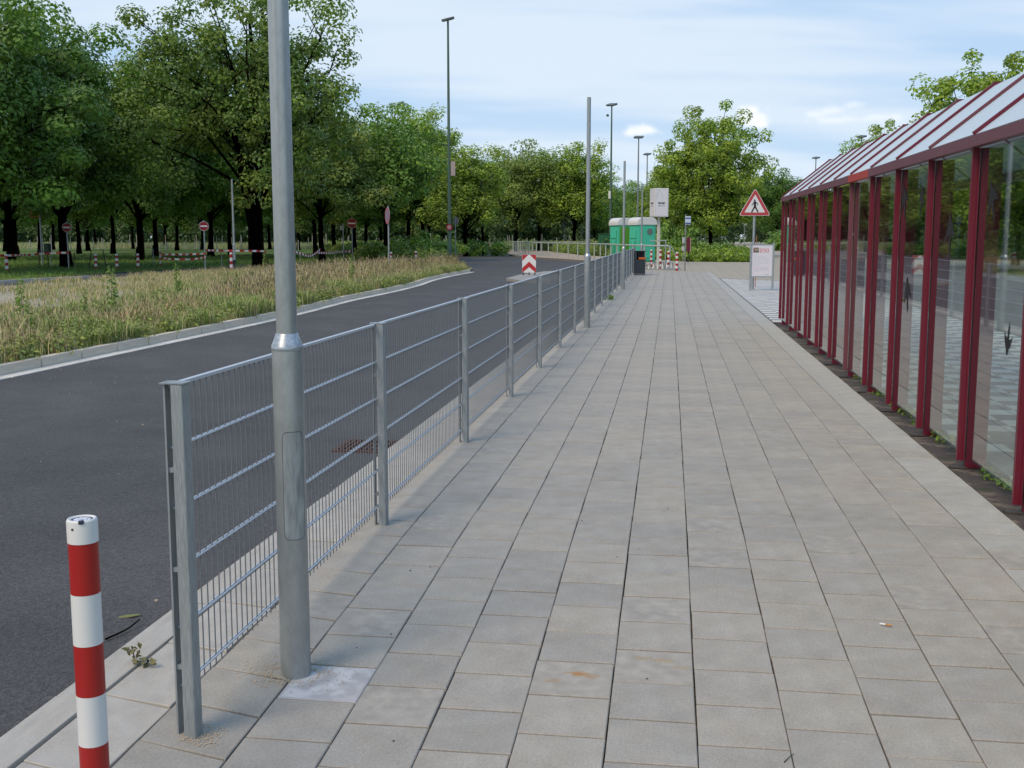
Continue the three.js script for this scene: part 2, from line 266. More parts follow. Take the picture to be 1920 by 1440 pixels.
// dirt strip in front of the shelter, plaza with light and dark squares behind its glass, drive beyond
{
  const s = new THREE.PlaneGeometry(0.34, 44, 6, 260); s.rotateX(-Math.PI / 2); s.translate(2.09, -0.022, -23);
  const p = s.attributes.position, uv = s.attributes.uv; for (let i = 0; i < p.count; i++) { p.setY(i, p.getY(i) + dip(2, -p.getZ(i)) + 0.03 * fbm(p.getX(i) * 6, p.getZ(i) * 3, 4.4, 3)); uv.setXY(i, p.getX(i), p.getZ(i)); }
  s.computeVertexNormals();
  const t = tex(512, (u, v, i, j) => { const a = sstep(-0.05, 0.22, tfbm(u, v, 4, 61, 4)), m = sstep(0.12, 0.3, tfbm(u, v, 9, 71, 4)), w = 0.8 + 0.4 * (white[(j * 512 + i) & 65535] - 0.5) + 0.4 * tfbm(u, v, 30, 4, 3); return [mix(mix(0.42, 0.66, a), 0.34, m) * w, mix(mix(0.38, 0.60, a), 0.38, m) * w, mix(mix(0.36, 0.52, a), 0.22, m) * w]; });
  mesh('dirt_strip', s, std(lin(0.62, 0.6, 0.58), 1, 0, { map: t })).userData.kind = 'structure';
  const plaza = mesh('plaza', sheet([[2.26, 1], [5.7, 1], [5.7, 40], [2.26, 44]], -0.014), std(lin(0.08, 0.08, 0.078), 1)); plaza.userData.kind = 'structure';
  const plaza2 = mesh('plaza', sheet([[1.94, 21.2], [2.26, 21.2], [2.26, 44], [1.94, 44.3]], -0.014), std(lin(0.10, 0.10, 0.098), 1)); plaza2.userData.kind = 'structure';
  const g = new RoundedBoxGeometry(0.294, 0.04, 0.294, 1, 0.004), r = RNG(321);
  const lightM = [0.92, 0.87, 0.80].map(v => std(lin(v, v * 0.98, v * 0.92), 0.9, 0, { map: tConcrete })), darkM = [0.27, 0.30, 0.325].map(v => std(lin(v, v * 1.0, v * 0.98), 0.9, 0, { map: tConcrete }));
  const rest = [];
  for (let i = -1; i < 11; i++) for (let j = 0; j < 146; j++) {
    const x = 2.41 + i * 0.30, z = 1.15 + j * 0.30; if (i < 0 && z < 21.3) continue; if (z > 44 - (x - 1.9) * 1.1) continue;
    const light = ((i + j) & 1) && !(i < 2 && z < 9 && r() < 0.6);
    const seen = z > 5 && z < 18 && i >= 0 && i < 9;
    const y = -0.02 + dip(2, z) * 0.3 + (r() - 0.5) * 0.003;
    if (seen && r() < 0.73) { const o = mesh('paving_tile', g, (light ? lightM : darkM)[(r() * 3) | 0], plaza); o.position.set(x, y, -z); }
    else rest.push([x, y, -z, light]);
  }
  const im = new THREE.InstancedMesh(g, std(lin(1, 1, 1), 0.9, 0, { map: tConcrete }), rest.length), m4 = new THREE.Matrix4(); im.name = 'far_tiles'; im.userData.kind = 'stuff';
  rest.forEach(([x, y, z, l], i) => { im.setMatrixAt(i, m4.makeTranslation(x, y, z)); const v = (l ? 0.88 : 0.33) * (0.94 + r() * 0.12); im.setColorAt(i, lin(v, v * 0.985, v * (l ? 0.93 : 0.98))); });
  plaza.add(im);
  mesh('drive', sheet([[5.7, -10], [15, -10], [15, 60], [5.7, 60]], -0.02), M.asphaltOld).userData.kind = 'structure';
  const cross = mesh('cross_road', sheet([[-1.9, 44], [1.9, 43], [2.3, 38], [5.7, 38], [5.7, 60], [15, 60], [40, 60], [40, 72], [13, 100], [15, 145], [34, 410], [22, 410], [9.2, 150], [6.9, 100], [5.4, 74.4], [1.2, 75.5], [-1.2, 84], [-3.1, 66], [-1.9, 60]], -0.028), std(lin(0.60, 0.56, 0.49), 0.95, 0, { map: rep(tGravel, 0.5) })); cross.userData.kind = 'structure';
}
// paved platform inside the bend, with its kerb
{
  const pts = [...platformEdge, [-0.9, 72], [-2.5, 86], [-8, 100], [-16, 145]];
  mesh('platform', sheet(pts, 0.02, 0.14), std(lin(0.64, 0.54, 0.46), 0.95, 0, { map: rep(tGravel, 0.7) })).userData.kind = 'structure';
  const gs = []; for (let i = 1; i < platformEdge.length; i++) { const a = platformEdge[i - 1], b = platformEdge[i], d = Math.hypot(b[0] - a[0], b[1] - a[1]); gs.push(bx(0.16, 0.2, d, (a[0] + b[0]) / 2 - 0.09, -0.06, -(a[1] + b[1]) / 2, 0, Math.atan2(b[0] - a[0], -(b[1] - a[1])), 0)); }
  mesh('kerb', gs, std(lin(0.30, 0.27, 0.24), 0.9, 0, { map: tConcrete })).userData.kind = 'structure';
}

// ───────────────────────── vegetation builders ─────────────────────────
function taper(pts, r0, r1, n = 7) {
  const c = new THREE.CatmullRomCurve3(pts), S = Math.max(3, pts.length * 2), fr = c.computeFrenetFrames(S, false), pos = [], nor = [], uv = [], idx = [];
  for (let i = 0; i <= S; i++) { const t = i / S, p = c.getPointAt(t), r = mix(r0, r1, t); for (let j = 0; j <= n; j++) { const a = j / n * Math.PI * 2, d = fr.normals[i].clone().multiplyScalar(Math.cos(a)).addScaledVector(fr.binormals[i], Math.sin(a)); pos.push(p.x + d.x * r, p.y + d.y * r, p.z + d.z * r); nor.push(d.x, d.y, d.z); uv.push(j / n * Math.max(1, Math.round(r0 * 6)), t * c.getLength() * 0.5); } }
  for (let i = 0; i < S; i++) for (let j = 0; j < n; j++) { const a = i * (n + 1) + j, b = a + n + 1; idx.push(a, b, a + 1, b, b + 1, a + 1); }
  const g = new THREE.BufferGeometry(); g.setAttribute('position', new THREE.Float32BufferAttribute(pos, 3)); g.setAttribute('normal', new THREE.Float32BufferAttribute(nor, 3)); g.setAttribute('uv', new THREE.Float32BufferAttribute(uv, 2)); g.setIndex(idx); return g;
}
class Leaves {
  constructor(rng) { this.r = rng; this.p = []; this.n = []; this.c = []; this.i = []; }
  leaf(x, y, z, s, nx, ny, nz, col, asp = 0.62) {
    const r = this.r; let d = V(r() - 0.5, (r() - 0.6) * 0.7, r() - 0.5), n = V(nx, ny, nz).normalize();
    const side = d.clone().cross(n); if (side.lengthSq() < 1e-5) side.set(1, 0, 0); side.normalize(); d = n.clone().cross(side).normalize();
    const k = this.p.length / 3, w = s * asp * 0.5, f = s * 0.16;
    const P = [[0, 0, 0], [0.5 * s, w, f], [s, 0, -f * 0.6], [0.5 * s, -w, f]];
    for (const [a, b, h] of P) { this.p.push(x + d.x * a + side.x * b + n.x * h, y + d.y * a + side.y * b + n.y * h, z + d.z * a + side.z * b + n.z * h); this.c.push(...col); }
    for (const b of [0, -0.45, 0, 0.45]) { const q = n.clone().addScaledVector(side, b).normalize(); this.n.push(q.x, q.y, q.z); }
    this.i.push(k, k + 1, k + 2, k, k + 2, k + 3);
  }
  clump(c, rad, flat, count, size, pal) {
    const r = this.r, base = pal(r);
    for (let i = 0; i < count; i++) {
      const u = r() * 2 - 1, a = r() * 6.283, q = Math.sqrt(1 - u * u), R = rad * Math.cbrt(0.12 + 0.88 * r());
      const dx = q * Math.cos(a), dy = u, dz = q * Math.sin(a), k = 0.86 + 0.28 * r();
      this.leaf(c.x + dx * R, c.y + dy * R * flat, c.z + dz * R, size * (0.65 + 0.7 * r()), dx * 0.85 + (r() - 0.5) * 0.7, 0.5 + dy * 0.8 + (r() - 0.5) * 0.55, dz * 0.85 + (r() - 0.5) * 0.7, [base[0] * k, base[1] * k, base[2] * k]);
    }
  }
  geo() { const g = new THREE.BufferGeometry(); g.setAttribute('position', new THREE.Float32BufferAttribute(this.p, 3)); g.setAttribute('normal', new THREE.Float32BufferAttribute(this.n, 3)); g.setAttribute('color', new THREE.Float32BufferAttribute(this.c, 3)); g.setIndex(this.i); return g; }
}
const leafMat = new THREE.MeshPhysicalMaterial({ color: 0xffffff, vertexColors: true, roughness: 0.72, transmission: 0.4, thickness: 0, side: THREE.DoubleSide });
const palette = (lo, hi) => r => { const t = r(), k = 0.85 + 0.3 * r(); return [mix(lo[0], hi[0], t) * k, mix(lo[1], hi[1], t) * k, mix(lo[2], hi[2], t) * k]; };
const PAL = {
  oak: palette([0.075, 0.195, 0.010], [0.165, 0.315, 0.017]),
  maple: palette([0.10, 0.215, 0.016], [0.22, 0.335, 0.032]),
  dark: palette([0.14, 0.30, 0.028], [0.27, 0.43, 0.050]),
  light: palette([0.20, 0.34, 0.018], [0.36, 0.49, 0.034]),
  olive: palette([0.17, 0.28, 0.032], [0.30, 0.39, 0.058]),
};
function makeTree(seed, o) {
  const r = RNG(seed), wood = [], L = new Leaves(RNG(seed + 77)), C = V(o.cx || 0, o.cy, o.cz || 0), R = V(o.rx, o.ry, o.rz || o.rx);
  const lean = V((o.cx || 0) * 0.35, 0, (o.cz || 0) * 0.35), top = o.trunkTop || o.cy + o.ry * 0.55;
  const trunkAt = t => V(lean.x * t * t + Math.sin(t * 5 + seed) * 0.06 * top * 0.12, top * t, lean.z * t * t + Math.cos(t * 4 + seed) * 0.06 * top * 0.12);
  wood.push(taper([0, 0.12, 0.3, 0.5, 0.75, 1].map(trunkAt), o.tr, o.tr * 0.22, 10));
  wood.push(taper([V(0, -0.12, 0), V(0, 0.25, 0), V(0, 0.9, 0)], o.tr * 1.5, o.tr * 0.94, 10));
  if (o.twin) wood.push(taper([trunkAt(0.06), trunkAt(0.2).add(V(o.twin * 0.35, 0, 0.2)), trunkAt(0.5).add(V(o.twin * 1.0, 0, 0.3)), trunkAt(0.85).add(V(o.twin * 1.7, 0, 0.3))], o.tr * 0.75, o.tr * 0.2, 9));
  const spots = [];
  for (let i = 0; i < o.limbs; i++) {
    const u = 1 - (i + 0.5) / o.limbs * (o.low === undefined ? 1.55 : o.low), a = i * 2.39996 + r() * 0.7, q = Math.sqrt(Math.max(0, 1 - u * u)), f = 0.62 + 0.38 * Math.sqrt(r());
    const lump = 0.80 + 0.42 * (0.5 + n3(q * Math.cos(a) * 1.7 + seed, u * 1.7, q * Math.sin(a) * 1.7 + 3.3));
    const T = V(q * Math.cos(a) * R.x, u * R.y, q * Math.sin(a) * R.z).multiplyScalar(f * lump).add(C);
    const ts = clamp((o.fork + (T.y - o.fork) * 0.42 * r()) / top, 0.12, 0.92), S = trunkAt(ts);
    const mid = S.clone().lerp(T, 0.5).add(V((r() - 0.5) * 0.5, 0.12 * S.distanceTo(T) * (u > -0.2 ? 1 : 0.5), (r() - 0.5) * 0.5));
    const rr = o.tr * mix(0.36, 0.16, ts); wood.push(taper([S, S.clone().lerp(mid, 0.5).add(V(0, 0.1, 0)), mid, T], rr, 0.018, 6));
    spots.push([T, 1]); spots.push([mid.clone().lerp(T, 0.5), 0.8]);
    for (let k = 0; k < o.subs; k++) {
      const s = S.clone().lerp(T, 0.35 + 0.6 * r()); s.lerp(mid, 0.25);
      const dir = V(r() - 0.5, r() - 0.38 + (o.up || 0), r() - 0.5).normalize(), len = (0.18 + 0.24 * r()) * Math.max(R.x, R.y);
      const e = s.clone().addScaledVector(dir, len), w = e.clone().sub(C).divide(R), wl = w.length(); if (wl > 1.08) e.sub(C).multiplyScalar(1.08 / wl).add(C);
      wood.push(taper([s, s.clone().lerp(e, 0.5).add(V(0, -0.06 + 0.12 * r(), 0)), e], 0.035 + 0.01 * o.tr, 0.008, 4));
      spots.push([e, 0.9]); if (r() < 0.6) spots.push([s.clone().lerp(e, 0.6), 0.6]);
    }
  }
  const tot = spots.reduce((a, b) => a + b[1], 0);
  for (const [p, w] of spots) L.clump(p, o.clump * (0.65 + 0.7 * r()) * (0.6 + 0.4 * w), o.flat || 0.6, Math.round(o.leaves * w / tot), o.leaf, o.pal);
  return { wood: merge(wood), leaf: L.geo() };
}
const treeGeos = {
  oak: makeTree(11, { cx: -1.6, cy: 8.1, rx: 7.2, ry: 6.2, tr: 0.27, fork: 2.4, limbs: 30, subs: 6, clump: 1.25, leaves: 76000, leaf: 0.235, pal: PAL.oak, low: 1.62 }),
  fork: makeTree(23, { cx: -0.6, cy: 9.2, rx: 6.9, ry: 6.6, tr: 0.34, fork: 2.6, limbs: 30, subs: 6, clump: 1.0, leaves: 40000, leaf: 0.205, pal: PAL.maple, twin: -1.0, low: 1.5 }),
  round: makeTree(31, { cy: 6.6, rx: 4.1, ry: 3.9, tr: 0.19, fork: 2.4, limbs: 24, subs: 5, clump: 0.95, leaves: 24000, leaf: 0.21, pal: PAL.dark, low: 1.6 }),
  broad: makeTree(37, { cy: 6.5, rx: 5.2, ry: 3.7, tr: 0.22, fork: 2.6, limbs: 24, subs: 5, clump: 1.05, leaves: 24000, leaf: 0.23, pal: PAL.oak, low: 1.55 }),
  olive: makeTree(41, { cy: 6.8, rx: 4.4, ry: 4.1, tr: 0.2, fork: 2.6, limbs: 24, subs: 5, clump: 0.95, leaves: 22000, leaf: 0.22, pal: PAL.olive, low: 1.6 }),
  spiky: makeTree(47, { cy: 7.8, rx: 3.6, ry: 5.6, tr: 0.17, fork: 2.2, limbs: 26, subs: 5, clump: 0.65, flat: 1.25, leaves: 19000, leaf: 0.21, pal: PAL.light, up: 0.3, low: 1.7 }),
  plane: makeTree(53, { cy: 7.0, rx: 5.2, ry: 6.0, tr: 0.2, fork: 1.8, limbs: 30, subs: 6, clump: 0.72, flat: 0.85, leaves: 34000, leaf: 0.23, pal: PAL.light, up: 0.22, low: 1.75 }),
};
const trees = {};
function tree(kind, x, z, turn, s, label, group, bark) {
  let t;
  if (!trees[kind]) {
    t = base('tree'); const g = treeGeos[kind];
    mesh('trunk', g.wood, kind === 'fork' || kind === 'plane' ? M.bark : M.barkDark, t); mesh('crown', g.leaf, leafMat, t); trees[kind] = t;
    t.position.set(x, -0.03, -z); t.rotation.y = turn; Array.isArray(s) ? t.scale.set(...s) : t.scale.setScalar(s); t.userData = {};
  } else t = copy(trees[kind], x, -0.03, -z, turn, s);
  t.userData = {}; return tag(t, label, 'tree', group);
}
// px of the trunk foot and distance -> plan position
const P2 = (px, z) => { const p = atDepth(px, 470, z); return [p.x, z]; };
tree('oak', ...P2(123, 55.7), 0, 1, 'big dark-trunked tree at the left, its green crown filling the upper left', null);
tree('fork', ...P2(487, 56.5), 0.4, 1, 'tall open tree with forked brown trunk right behind the nearest steel pole', null);
tree('oak', ...P2(-70, 47), 2.1, 0.95, 'leafy tree cut by the left edge of the picture', null);
tree('oak', ...P2(262, 74), 3.6, [0.95, 1.06, 0.95], 'tall full tree between the big dark trunk and the forked trunk');
tree('oak', ...P2(20, 72), 5.0, [1.0, 1.12, 1.0], 'tall tree behind the big dark-trunked tree at the left');
const grove = 'trees of the grove on the lawn';
const gv = [['broad', 30, 84], ['round', 75, 100], ['olive', 148, 104], ['broad', 212, 105], ['round', 266, 120], ['broad', 291, 88], ['olive', 332, 132], ['broad', 540, 86], ['round', 592, 96], ['olive', 626, 112], ['round', 686, 106], ['broad', 765, 108], ['olive', 806, 132], ['round', 905, 142], ['broad', 432, 100], ['round', 470, 122], ['broad', 165, 128], ['round', 100, 138], ['olive', 560, 138], ['broad', 380, 142], ['round', 250, 150], ['broad', 715, 150], ['round', 845, 160], ['olive', 10, 120], ['broad', 506, 150], ['round', 655, 160], ['broad', 310, 165], ['round', 180, 170]];
const GL = { 0: 'lawn tree left of the shaded signpost, trunk rising over the tape', 1: 'lawn tree right behind the shaded signpost', 2: 'thin lawn tree just right of the big dark trunk', 3: 'sturdy lawn tree behind the left pair of striped bollards', 4: 'lawn tree behind the right one of three striped bollards', 5: 'slender lawn tree with low crooked limb above the double tape', 6: 'thin far tree left of the middle no-entry sign', 7: 'lawn tree just right of the nearest steel pole, behind the torn tape', 8: 'lawn tree above the middle of the torn tape', 10: 'tree behind the right no-entry sign and the oblique sign', 11: 'tree rising behind the bright green shrub' };
gv.forEach(([k, px, z], i) => { const r = RNG(900 + i); tree(k, ...P2(px, z), r() * 6.28, [0.95 + r() * 0.25, 0.92 + r() * 0.28, 0.95 + r() * 0.25], GL[i] || 'slim dark trunk with shaded crown deep among the trees on the lawn', GL[i] ? null : grove); });
tree('broad', ...P2(395, 92), 1.2, [1.1, 1.12, 1.1], 'thick-trunked lawn tree behind the middle no-entry sign');
tree('olive', ...P2(604, 71), 0.3, [1.0, 0.97, 1.0], 'olive green tree just right of the nearest steel pole');
tree('round', ...P2(664, 84), 2.6, [1.02, 1.0, 1.02], 'dark round tree behind the right no-entry sign');
tree('round', ...P2(722, 76), 1.1, [1.06, 1.03, 1.06], 'densest dark green tree behind the oblique round sign');
tree('spiky', ...P2(795, 106), 0.8, [1.25, 1.13, 1.25], 'spiry light green tree left behind the tall green lamp');
tree('spiky', ...P2(873, 98), 2.2, [1.15, 0.80, 1.15], 'yellowish green small tree right beside the tall green lamp');
tree('olive', ...P2(968, 128), 1.9, [1.2, 1.18, 1.2], 'olive brown tree behind the chevron board');
tree('olive', ...P2(1012, 136), 0.4, [1.15, 1.13, 1.15], 'dull green tree between the chevron board and second steel pole');
tree('spiky', ...P2(1078, 128), 1.5, [1.35, 1.02, 1.35], 'light green pointed tree left of the second steel pole');
tree('round', ...P2(1115, 140), 3.5, [0.85, 0.92, 0.85], 'small green tree right of the second steel pole');
tree('plane', ...P2(1333, 95), 0.6, [0.98, 1.0, 0.98], 'large light green tree right of the white light box');
tree('plane', ...P2(1262, 120), 2.6, [0.75, 0.78, 0.75], 'bushy tree half hidden behind the white light box');
tree('broad', ...P2(1455, 150), 1.3, [1.0, 1.0, 1.0], 'pale green tree behind the pedestrian warning sign');
tree('plane', ...P2(1648, 92), 0.9, [0.72, 0.84, 0.72], 'small tree peeping over the middle of the shelter roof');
tree('plane', ...P2(1828, 60), 2.0, [0.86, 0.86, 0.86], 'leafy tree rising above the near end of the shelter roof');
tree('spiky', ...P2(1905, 66), 4.0, [1.05, 0.86, 1.05], 'tree at the right edge above the shelter roof');
tree('round', ...P2(1208, 175), 0.2, [1.0, 1.0, 1.0], 'distant dark tree beside the white pole top');
tree('broad', ...P2(1165, 190), 0.2, [1.0, 1.05, 1.0], 'farthest dark tree between the toilets and the second green lamp');
// far wood: one mass
{
  const g1 = makeTree(71, { cy: 5.6, rx: 5.5, ry: 5.2, tr: 0.2, fork: 2, limbs: 16, subs: 3, clump: 1.5, leaves: 3400, leaf: 0.6, pal: palette([0.06, 0.13, 0.032], [0.12, 0.21, 0.05]), low: 1.85 });
  const n = 150, im = new THREE.InstancedMesh(g1.leaf, leafMat, n), r = RNG(6), m4 = new THREE.Matrix4(); im.name = 'far_wood'; im.castShadow = im.receiveShadow = true; scene.add(im);
  for (let i = 0; i < n; i++) {
    let px, z; if (i < 100) { px = -250 + 1400 * (i % 50) / 50 + r() * 30; z = 195 + 40 * r() + (i >= 50 ? 35 : 0); } else if (i < 118) { px = 1120 + r() * 420; z = 230 + 60 * r(); } else { px = 1500 + r() * 1100; z = 60 + 70 * r(); }
    let [x] = P2(px, z); if (i >= 118) { x = 17 + 30 * r(); z = -8 + (i - 118) * 4.2; }
    const s = 0.9 + 0.35 * r(); m4.makeRotationY(r() * 6.28).scale(V(s, s * (i >= 118 ? 0.72 : 0.95), s)).setPosition(x, -0.1, -z); im.setMatrixAt(i, m4);
  }
  tag(im, 'dark far wood closing the view behind the lawn', 'wood', null, 'stuff');
}
// shrubs
const shrubGeo = (seed, rx, ry, n, leaf, pal) => { const r = RNG(seed), L = new Leaves(RNG(seed + 5)); for (let i = 0; i < 26; i++) { const a = r() * 6.28, q = Math.sqrt(r()), h = r() * (1 - 0.5 * q * q); L.clump(V(Math.cos(a) * q * rx, 0.1 + h * ry, Math.sin(a) * q * rx), rx * 0.3, 0.8, Math.round(n / 26), leaf, pal); } return L.geo(); };
{
  const geo = { green: shrubGeo(3, 1.5, 1.6, 3200, 0.15, PAL.light), dark: shrubGeo(4, 1.5, 1.4, 3000, 0.15, PAL.dark) };
  const stems = (rx, ry) => { const r = RNG(8), s = []; for (let i = 0; i < 9; i++) { const a = r() * 6.28, q = r() * rx * 0.7; s.push(taper([V(0, 0, 0), V(Math.cos(a) * q * 0.5, ry * 0.5, Math.sin(a) * q * 0.5), V(Math.cos(a) * q, ry * 0.9, Math.sin(a) * q)], 0.03, 0.008, 5)); } return merge(s); };
  const st = stems(1.5, 1.5);
  const first = {};
  const shrub = (k, px, py, z, s, label) => { const p = atDepth(px, py, z); let t; if (!first[k]) { t = base('shrub'); mesh('stem', st, M.barkDark, t); mesh('foliage', geo[k], leafMat, t); first[k] = t; t.position.set(p.x, -0.05, -z); t.scale.set(...s); } else t = copy(first[k], p.x, -0.05, -z, px, s); t.userData = {}; tag(t, label, 'shrub'); };
  shrub('green', 770, 455, 80, [1.35, 1.25, 1.2], 'bright green shrub right behind the oblique round sign');
  shrub('dark', 812, 455, 82, [1.2, 1.25, 1.2], 'darker shrub with reddish tips left of the tall lamp foot');
  shrub('green', 838, 455, 86, [1.1, 1.1, 1.1], 'green shrub at the foot of the tall green lamp');
  shrub('green', 718, 460, 76, [0.9, 0.8, 0.9], 'low loose shrub left of the oblique round sign');
  shrub('dark', 905, 455, 100, [1.5, 1.2, 1.3], 'dark rounded shrub above the bend of the road');
  shrub('dark', 1255, 455, 84, [1.2, 2.2, 1.2], 'dark shrub between the light box post and the bus stop');
  shrub('dark', 1352, 470, 90, [1.2, 0.9, 1.0], 'loose shrub at the right foot of the large light green tree');
  shrub('dark', 1485, 440, 140, [3.0, 2.2, 2.0], 'dark shrubbery across the far drive beside the shelter end');
  // low ground cover on the bank and in the bed below the large tree
  const cov = (name, pts, n, seed, s0, label, pal) => {
    const g = shrubGeo(seed, 0.75, 0.55, 420, 0.13, pal), im = new THREE.InstancedMesh(g, leafMat, n), r = RNG(seed), m4 = new THREE.Matrix4(); im.name = numbered(name); im.castShadow = im.receiveShadow = true;
    const inside = (x, y) => { let c = false; for (let i = 0, j = pts.length - 1; i < pts.length; j = i++) if ((pts[i][1] > y) !== (pts[j][1] > y) && x < (pts[j][0] - pts[i][0]) * (y - pts[i][1]) / (pts[j][1] - pts[i][1]) + pts[i][0]) c = !c; return c; };
    const xs = pts.map(p => p[0]), ys = pts.map(p => p[1]); let k = 0, guard = 0;
    while (k < n && guard++ < 90000) { const x = mix(Math.min(...xs), Math.max(...xs), r()), z = mix(Math.min(...ys), Math.max(...ys), r()); if (!inside(x, z)) continue; const s = s0 * (0.7 + 0.6 * r()); m4.makeRotationY(r() * 6.28).scale(V(s, s * (0.7 + 0.5 * r()), s)).setPosition(x, -0.05, -z); im.setMatrixAt(k++, m4); }
    scene.add(im); tag(im, label, 'ground cover', null, 'stuff');
  };
  cov('ground_cover', [[-21, 76], [-16.5, 72], [-13.5, 66.5], [-16.6, 76], [-23.5, 101], [-36, 150], [-52, 165], [-38, 120], [-28, 95]], 620, 61, 1.25, 'low green ground cover on the bank along the bend', PAL.olive);
  cov('ground_cover', [[-17, 146], [-8, 101], [-2.6, 87], [-4, 110], [-8, 150], [-12, 175], [-30, 175]], 380, 63, 1.3, 'low green planting behind the tubular railing', PAL.olive);
  cov('ground_cover', [[-0.9, 84], [1.4, 76], [5.3, 74.8], [6.0, 84], [6.6, 100], [3, 118], [-2, 104]], 360, 67, 1.15, 'low bed of green cover below the large light green tree', PAL.light);
  cov('ground_cover', [[13.4, 101], [40, 74], [60, 90], [40, 160], [18, 160], [15.4, 146]], 300, 69, 1.5, 'strip of green cover across the far drive', PAL.olive);
}

// ───────────────────────── verge grass ─────────────────────────
{
  function tuft(seed, n, h, spread, cols, seedHead) {
    const r = RNG(seed), p = [], c = [], nn = [], idx = [];
    for (let i = 0; i < n; i++) {
      const a = r() * 6.28, x0 = (r() - 0.5) * spread, z0 = (r() - 0.5) * spread, H = h * (0.45 + 0.65 * r()), ln = (0.12 + 0.5 * r()) * H, w = 0.004 + 0.005 * r(), col = cols[(r() * cols.length) | 0], k0 = p.length / 3;
      const dx = Math.cos(a), dz = Math.sin(a), b = 0.8 + 0.4 * r();
      const S = [[0, 0, 1], [0.35, 0.55, 0.9], [1, 1, 0.2]];
      for (const [l, hh, ww] of S) for (const s of [-1, 1]) { p.push(x0 + dx * ln * l * l - dz * w * ww * s, H * hh, z0 + dz * ln * l * l + dx * w * ww * s); c.push(col[0] * b, col[1] * b, col[2] * b); nn.push(-dx * 0.5, 0.75, -dz * 0.5); }
      for (let q = 0; q < 2; q++) idx.push(k0 + q * 2, k0 + q * 2 + 1, k0 + q * 2 + 2, k0 + q * 2 + 1, k0 + q * 2 + 3, k0 + q * 2 + 2);
      if (seedHead && r() < 0.5) { const k1 = p.length / 3, tx = x0 + dx * ln, tz = z0 + dz * ln, sw = 0.006 + 0.005 * r(), sh = 0.05 + 0.06 * r(), cc = [0.66 * b, 0.56 * b, 0.36 * b]; for (const [ox, oy] of [[0, -sh * 0.5], [sw, 0], [0, sh * 0.6], [-sw, 0]]) { p.push(tx - dz * ox, H + oy, tz + dx * ox); c.push(...cc); nn.push(dx * 0.4, 0.6, dz * 0.4); } idx.push(k1, k1 + 1, k1 + 2, k1, k1 + 2, k1 + 3); }
    }
    const g = new THREE.BufferGeometry(); g.setAttribute('position', new THREE.Float32BufferAttribute(p, 3)); g.setAttribute('normal', new THREE.Float32BufferAttribute(nn, 3)); g.setAttribute('color', new THREE.Float32BufferAttribute(c, 3)); g.setIndex(idx); return g;
  }
  const straw = [[0.70, 0.54, 0.31], [0.61, 0.47, 0.27], [0.76, 0.61, 0.39], [0.56, 0.45, 0.23], [0.30, 0.36, 0.10]], green = [[0.18, 0.31, 0.035], [0.24, 0.36, 0.05], [0.15, 0.27, 0.03], [0.40, 0.40, 0.16], [0.50, 0.43, 0.24]];
  const mat = new THREE.MeshPhysicalMaterial({ vertexColors: true, roughness: 0.85, transmission: 0.22, thickness: 0, side: THREE.DoubleSide });
  const leftEdge = z => z < 44 ? mix(-12.4, -17.2, sstep(22, 42, z)) : mix(-17.2, -12.5, clamp((z - 44) / 14));
  const kerbX = z => { for (let i = 1; i < LK.length; i++) if (z <= LK[i][1]) return mix(LK[i - 1][0], LK[i][0], (z - LK[i - 1][1]) / (LK[i][1] - LK[i - 1][1])) - 0.36; return -9.8 - (z - 53.7) * 0.3; };
  function strew(name, geo, n, seed, pick, label) {
    const im = new THREE.InstancedMesh(geo, mat, n), r = RNG(seed), m4 = new THREE.Matrix4(); im.name = numbered(name); im.castShadow = im.receiveShadow = true; let k = 0, guard = 0;
    while (k < n && guard++ < n * 40) { const q = pick(r); if (!q) continue; const [x, z, s] = q; m4.makeRotationY(r() * 6.28).scale(V(s * (0.8 + 0.4 * r()), s * (0.75 + 0.5 * r()), s * (0.8 + 0.4 * r()))).setPosition(x, -0.015, -z); im.setMatrixAt(k++, m4); }
    im.count = k; scene.add(im); tag(im, label, 'grass', null, 'stuff');
  }
  const zPick = r => 9 + 50 * Math.pow(r(), 1.35);
  strew('dry_grass', tuft(1, 14, 0.47, 0.30, straw, true), 13000, 41, r => { const z = zPick(r), a = kerbX(z), b = leftEdge(z), t = r(), x = mix(a, b, t); const pat = 0.42 + 2.4 * fbm(x * 0.35, z * 0.35, 2.2, 4) + 0.5 * sstep(22, 40, z); if (t < 0.07 && r() < 0.55) return null; if (r() > clamp(pat, 0.06)) return null; const thin = sstep(0.35, 0.7, t) * (1 - sstep(30, 46, z)); if (r() < 0.55 * thin) return null; return [x, z, (t < 0.16 ? 0.55 : 0.85) * (1 - 0.42 * thin) * (1 - 0.25 * sstep(0.55, 1, t)) * (0.55 + 0.65 * clamp(pat)) * (0.7 + 0.6 * r())]; }, 'tall dry straw-coloured grass on the verge beside the road');
  strew('green_grass', tuft(2, 18, 0.30, 0.24, green, false), 10500, 43, r => { const z = zPick(r), a = kerbX(z), b = leftEdge(z), t = Math.pow(r(), 1.5), x = mix(a, b, t); const q = 0.5 + 2.0 * fbm(x * 0.5, z * 0.5, 6.6, 4); if (r() > clamp(q, 0.12)) return null; if (t > 0.22 && r() < 0.62) return null; return [x, z, (0.5 + 0.6 * clamp(q)) * (0.7 + 0.5 * r())]; }, 'short green grass along the foot of the verge');
  strew('sparse_grass', tuft(3, 10, 0.26, 0.26, straw.concat(green), true), 4200, 47, r => { const z = 8 + 52 * r(), x = mix(leftEdge(z) + 0.6, -22.0, Math.pow(r(), 1.5)); return fbm(x * 0.5, z * 0.35, 8.2, 3) > -0.02 ? [x, z, 0.8] : null; }, 'sparse tufts growing on the gravel path');
